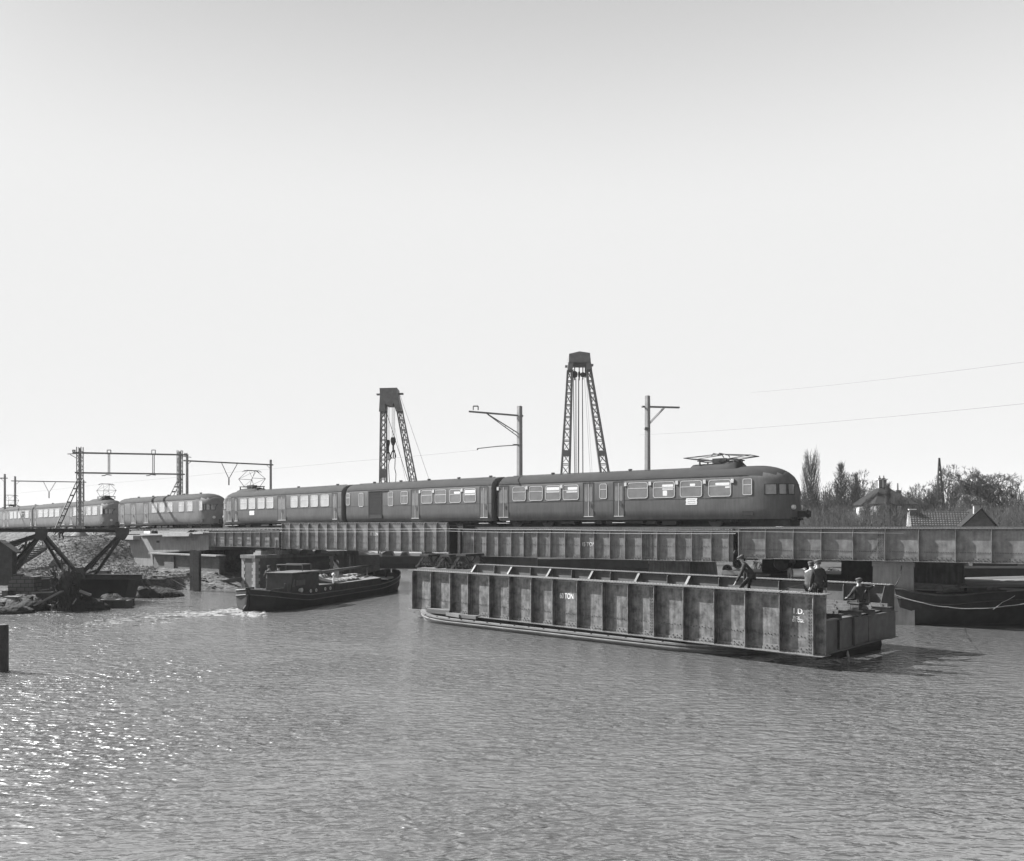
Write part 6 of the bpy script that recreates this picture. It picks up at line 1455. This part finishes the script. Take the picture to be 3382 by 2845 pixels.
for (P, Y, s_) in ((137,1762,.4),(404,1757,.45),(262,1900,.4)):
    c_ = at(P, Y, ZT-.2); q.prism([(c_.x-s_, c_.z+.25), (c_.x+s_, c_.z+.25), (c_.x+s_*.9, c_.z-.1), (c_.x+.15, c_.z-.5), (c_.x-.4, c_.z-.35)] if Y < 1800 else [(c_.x-s_, c_.z-.25), (c_.x+s_, c_.z-.25), (c_.x+.3, c_.z+.5), (c_.x-.3, c_.z+.45)], ZT-.22, ZT-.16)
world_part(q, 'gusset_plate', M['steel_d'], tr_)
q = MB(); c_ = at(406, 1772, ZT); q.ball((c_.x, ZT, c_.z), .17, .17, .28); world_part(q, 'end_pin', M['rubber'], tr_)
# dark shed
sx0 = at(-60,HY,53).x; sx1 = at(40,HY,53).x
sh_ = thing('dark_shed', 'black gabled shed cut by the left edge of the picture', 'shed', (sx1, 53, 0), 0)
q = MB(); pts = [(-60,1935),(40,1935),(40,1818),(14,1795),(-3,1786),(-60,1830)]
q.prism([((p[0]-CXP)*53/FP-sx1, zr(p[1], 53)) for p in pts], 0, .5); q.build('wall', M['wood_d'], sh_)
q = MB(); f_ = lambda P, Y: ((P-CXP)*53/FP-sx1, zr(Y, 53)); a, b = f_(-3,1784), f_(55,1824)
q.prism([a, b, (b[0], b[1]-.08), (a[0], a[1]-.08)], -.1, .6); a, b = f_(-3,1784), f_(-70,1832); q.prism([a, b, (b[0], b[1]-.08), (a[0], a[1]-.083)], -.1, .6); q.build('roof', M['wood_d'], sh_)
# wooden stairs on the slope
stt = thing('wooden_steps', 'dark wooden steps with a handrail climbing the embankment behind the truss', 'steps', (at(95,HY,76).x, 76, 1), 0)
a, b = at(146,1802,84), at(48,1860,74)
for k in range(10):
    c_ = b.lerp(a, k/9); q = MB().box(c_.x-.5, c_.x+.55, c_.y-.25, c_.y+.5, c_.z-.10, c_.z); world_part(q, 'tread', M['wood_d'], stt)
for off in (-.35, .5):
    q = MB(); o_ = Vector((0, off*.9, -.28)); q.bar(b+o_, a+o_, .08, .34); world_part(q, 'stringer', M['wood_d'], stt)
q = MB(); u1 = Vector((0,-.3,.95)); q.bar(b+u1, a+u1, .07, .07); q.bar(b+u1*.5, a+u1*.5, .05, .05); world_part(q, 'handrail', M['plank'], stt)
for k in (0, 3, 6, 9): q = MB(); c_ = b.lerp(a, k/9)+Vector((0,-.3,0)); q.bar(c_-Vector((0,0,.2)), c_+Vector((0,0,.98)), .07, .07); world_part(q, 'post', M['plank'], stt)
# stack of building blocks
bk = thing('block_stack', 'untidy stack of dark building blocks on the left bank', 'block stack', (at(68,HY,52.5).x, 52.5, 0), .08)
gz = zr(1963, 52.5)
q = MB().box(-.55, .78, 0, 1.0, gz, zr(1906,52.5)).build('blocks', M['block'], bk)
q = MB(); q.box(-.45, .0, .02, .5, zr(1905.5,52.5), zr(1897,52.5)); q.box(-.78, -.56, .1, .6, gz-.1, zr(1920,52.5)); q.box(-.85,-.5,-.5,-.02,gz-.15,gz+.25); q.build('loose_blocks', M['block'], bk)
q = MB().path([at(60,1904,52.6), at(90,1902,53), at(103,1906,53), at(108,1912,53)], .03, 6); tag(q.build('pale_hose', M['rope']), 'pale hose lying over the stack of blocks', 'hose')
# moored dark punts
def punt(P0, P1, Z, zt_, dep, label, m='hull', rz_=0.0, name='moored_punt', slope=.5):
    x0 = at(P0, HY, Z).x; x1 = at(P1, HY, Z).x; L_ = x1-x0; t = thing(name, label, 'punt', (x0, Z, 0), rz_, 'punts moored at the left bank')
    MB().loft([[(slope,.1,-.4),(L_-slope,.1,-.4),(L_-slope,dep-.1,-.4),(slope,dep-.1,-.4)],[(0,0,zt_),(L_,0,zt_),(L_,dep,zt_),(0,dep,zt_)]]).build('hull', M[m], t)
    q = MB(); q.box(-.05, L_+.05, -.06, .10, zt_+.001, zt_+.08); q.box(-.05, L_+.05, dep-.1, dep+.06, zt_+.001, zt_+.08); q.build('rail', M['wood_d'], t)
    q = MB(); k = .3
    while k < L_-.3: q.box(k, k+.18, .101, dep-.101, zt_+.002, zt_+.05); k += .9
    q.build('deck_boards', M['wood'], t); return t
punt(255, 428, 55.6, 1.62, 1.7, 'black deep-sided punt to the right of the tangled stump')
punt(104, 232, 55.0, 1.45, 1.6, 'dark punt between the stack of blocks and the tangled stump', 'wood_d')
punt(300, 412, 51.8, .42, 1.2, 'low dark raft close to the waterline before the deep-sided punt', 'wood_d', slope=.1)
# tangled stump
rnd = random.Random(3); Zs = 50.6; c_ = at(228, HY, Zs)
sp = thing('tangled_stump', 'dark stump of a pile overgrown with tangled roots standing at the water edge', 'stump', (c_.x, c_.y, 0), 0)
rr = []
for z_, r_ in ((-.3,.75),(.2,.68),(.9,.58),(1.5,.62),(1.9,.5),(2.3,.25)): rr.append([(r_*cos(2*pi*i/14)*(1+.25*mn.noise(Vector((i*.9,z_*2,1))))-.10*z_, r_*sin(2*pi*i/14), z_) for i in range(14)])
MB().loft(rr).build('trunk', M['wood_d'], sp)
q = MB()
for k in range(520):
    a = rnd.uniform(0, 2*pi); z_ = rnd.uniform(0, 2.3); r_ = .6; p = Vector((r_*cos(a)-.1*z_, r_*sin(a), z_)); pts = [p]
    for j in range(3): pts.append(pts[-1]+Vector((cos(a)*rnd.uniform(0,.14), sin(a)*rnd.uniform(0,.14), rnd.uniform(-.28,.22))))
    q.path(pts, rnd.uniform(.012,.03), 4)
q.build('roots', M['bark'], sp)
for k, (dx, z0, z1) in enumerate(((-.75,1.4,2.55),(-.35,1.8,3.0),(.0,1.9,2.6))): MB().tube((dx, 0, z0), (dx-.2+.1*k, 0, z1), .09, .04, 6).build('branch', M['wood_d'], sp)
# driftwood, boards and beams at the shore
BD = [((115,2000),(206,1952),49.5,.32,.07,'plank','long pale board slanting down into the water left of the stump'),
      ((20,1971),(66,1972),51,.5,.06,'plank','short pale board under the stack of blocks'),
      ((110,1958),(200,1956),52,.4,.06,'plank','flat weathered board behind the slanting board'),
      ((130,1950),(158,1947),53,.3,.05,'plank','small bright board nearest the stack of blocks'),
      ((130,1913),(196,1909),54.0,.3,.06,'stone','bright strip of board along the top of the dark punt'),
      ((-5,1918),(20,1918),53.5,.3,.06,'stone','short bright board at the left edge, below the shed'),
      ((480,1902),(545,1905),66,.3,.1,'wood','upper board in the timber pile below the abutment'),
      ((484,1916),(548,1916),65,.34,.16,'wood_d','thick dark beam in the timber pile below the abutment'),
      ((540,1912),(632,1905),66,.12,.1,'wood_d','thin dark pole pointing from the timber pile to the steel piles'),
      ((570,1918),(612,1940),64,.16,.12,'wood_d','short dark beam sloping to the water near the steel piles'),
      ((690,1917),(722,1908),72,.1,.1,'wood_d','thin stick leaning on the bank right of the steel piles'),
      ((656,1934),(800,1913),70.5,.35,.3,'wood_d','long dark baulk along the waterline right of the steel piles'),
      ((264,1952),(300,1966),50.2,.2,.12,'plank','pale broken branch lying right of the stump'),
      ((240,1996),(252,1978),49.0,.06,.05,'plank','thin pale stick standing in the water by the stump')]
for a, b, Z, w_, h_, m_, lb_ in BD:
    q = MB(); A_, B_ = at(*a, Z), at(*b, Z); q.bar((A_-(A_+B_)/2), (B_-(A_+B_)/2), w_, h_); tag(q.build('board', M[m_], loc=(A_+B_)/2), lb_, 'board', 'loose boards and beams on the left bank')
# sawhorse / barrow
c_ = at(452, HY, 59.5); bh = thing('log_trestle', 'dark trestle with crossed legs standing in front of the timber pile', 'trestle', (c_.x, c_.y, zr(1941,59.5)), .1)
q = MB(); q.bar((-.55,0,.0),(-.25,0,.55),.09,.09); q.bar((.5,0,0),(.3,0,.6),.09,.09); q.bar((-.5,.6,0),(-.2,.6,.55),.09,.09); q.bar((.5,.6,0),(.3,.6,.6),.09,.09); q.build('legs', M['wood_d'], bh)
q = MB(); q.prism([(-.42,.1),(.42,.15),(.5,.62),(-.35,.58)], .1, .5); q.bar((-.35,.1,.5),(-.6,.1,.95),.1,.1); q.bar((.0,.2,.6),(.15,.2,.85),.1,.1); q.build('log', M['bark'], bh)
c_ = at(338, HY, 66); q = MB().loft([[(-.42,-.3,0),(.42,-.3,0),(.42,.3,0),(-.42,.3,0)],[(-.55,-.35,.45),(.58,-.35,.45),(.58,.35,.45),(-.55,.35,.45)]]); tag(q.build('wooden_tub', M['wood'], loc=(c_.x, c_.y, zr(1903,66))), 'weathered wooden tub at the foot of the slope, framed by the truss', 'tub')
# rubble and mud at the waterline
rnd = random.Random(9)
for (P, Y, Z, sx_, lb_) in ((65,1995,50.5,1.6,'dark muddy heap at the waterline under the stack of blocks'),(110,1985,50.2,1.0,'rounded dark mound left of the slanting board'),(275,1980,50.8,1.5,'dark muddy heap right of the stump'),(370,1972,53.5,1.3,'low dark mud bank right of the low raft'),(500,1948,60.5,2.2,'broad low bank of earth in front of the timber pile'),(20,2005,48.8,1.6,'black heap at the left edge of the waterline')):
    c_ = at(P, HY, Z); ht = max(.3, zr(Y-18, Z)*.75); b_ = MB(); n_ = 22; m_ = 7; rr_ = []
    for k in range(m_):
        th = pi/2*k/(m_-1); rr_.append([(sx_*cos(th)*cos(2*pi*i/n_)*(1+.3*mn.noise(Vector((i*1.1, k*1.3, P*.1)))), sx_*.6*cos(th)*sin(2*pi*i/n_), -.15+(ht+.15)*sin(th)*(1+.35*mn.noise(Vector((i*1.3, k*.9, P*.2))))) for i in range(n_)])
    b_.loft(rr_); tag(b_.build('mud_heap', M['mud'], loc=(c_.x, c_.y, 0), smooth=True), lb_, 'heap', 'mud heaps along the left waterline')
st_ = MB()
for k in range(900):
    P = rnd.uniform(5, 720); Z = rnd.uniform(51, 74); c_ = at(P, HY, Z); z_ = left_h(c_.x, c_.y)
    if z_ < .05 or z_ > 1.8: continue
    r_ = rnd.uniform(.05,.2); st_.loft([[(c_.x+r_*s_*cos(2*pi*i/5+k)*(1+.3*rnd.random()), c_.y+r_*s_*sin(2*pi*i/5+k), z_+dz*r_) for i in range(5)] for s_, dz in ((1,-.3),(.8,.4),(.3,.6))])
tag(st_.build('rubble', M['ballast']), kind='stuff')
gr2 = MB()     # grass tufts over the slope
for k in range(6000):
    P = rnd.uniform(-20, 520); Z = rnd.uniform(62, 99); c_ = at(P, HY, Z); z_ = left_h(c_.x, c_.y)
    s_, _r = track_s(c_.x, c_.y)
    if z_ < .8 or s_ < 5.7: continue
    for j in range(2):
        h_ = rnd.uniform(.04,.15); dx, dy = rnd.gauss(0,.22), rnd.gauss(-.05,.10); w_ = rnd.uniform(.03,.08)
        gr2.add([(c_.x-w_, c_.y, z_-.04), (c_.x+w_, c_.y, z_-.04), (c_.x+dx, c_.y+dy, z_+h_)], [(0,1,2)])
M['grass'] = mat('dry_grass', .16, .9, .5, 1.2)
tag(gr2.build('grass_tufts', M['grass']), kind='stuff')
# wake foam behind the motor barge
fo = MB(); rnd = random.Random(21)
def patch(P, Y, w_, l_):
    c_ = onwater(P, Y); n_ = 9; ang = rnd.gauss(.02,.10); b_ = len(fo.v)
    pts = [(w_*cos(2*pi*i/n_)*rnd.uniform(.5,1.2), l_*sin(2*pi*i/n_)*rnd.uniform(.4,1.2)) for i in range(n_)]
    fo.v += [(c_.x+x*cos(ang)-y*sin(ang), c_.y+x*sin(ang)+y*cos(ang), .012) for x, y in pts] + [(c_.x, c_.y, .05)]
    fo.f += [(b_+i, b_+(i+1)%n_, b_+n_) for i in range(n_)]
for k in range(420):
    t = rnd.random()**1.8; P = 800-t*640+rnd.gauss(0,8); Y = 2017+ t*52+rnd.gauss(0, 3+12*t); s_ = (1-t)**.8
    patch(P, Y, rnd.uniform(.10,.55)*(.35+s_), rnd.uniform(.015,.055)*(.4+s_))
for k in range(90): patch(rnd.uniform(770,880), 2030+rnd.gauss(0,5), rnd.uniform(.08,.3), rnd.uniform(.03,.1))
tag(fo.build('wake_foam', M['foam']), kind='stuff')
gl2 = MB()     # glints of broken water along the low barge
HAZE = 0.0002
if HAZE:
    hz = MB().box(-900, 900, -40, 1500, -1, 60); m = bpy.data.materials.new('haze'); m.use_nodes = True; nt = m.node_tree
    for n in list(nt.nodes):
        if n.type != 'OUTPUT_MATERIAL': nt.nodes.remove(n)
    pv = nt.nodes.new('ShaderNodeVolumePrincipled'); pv.inputs['Color'].default_value = (1,1,1,1); pv.inputs['Density'].default_value = HAZE; pv.inputs['Anisotropy'].default_value = 0
    nt.links.new(pv.outputs[0], [n for n in nt.nodes if n.type == 'OUTPUT_MATERIAL'][0].inputs['Volume'])
    hzo = hz.build('haze', m); tag(hzo, kind='stuff')
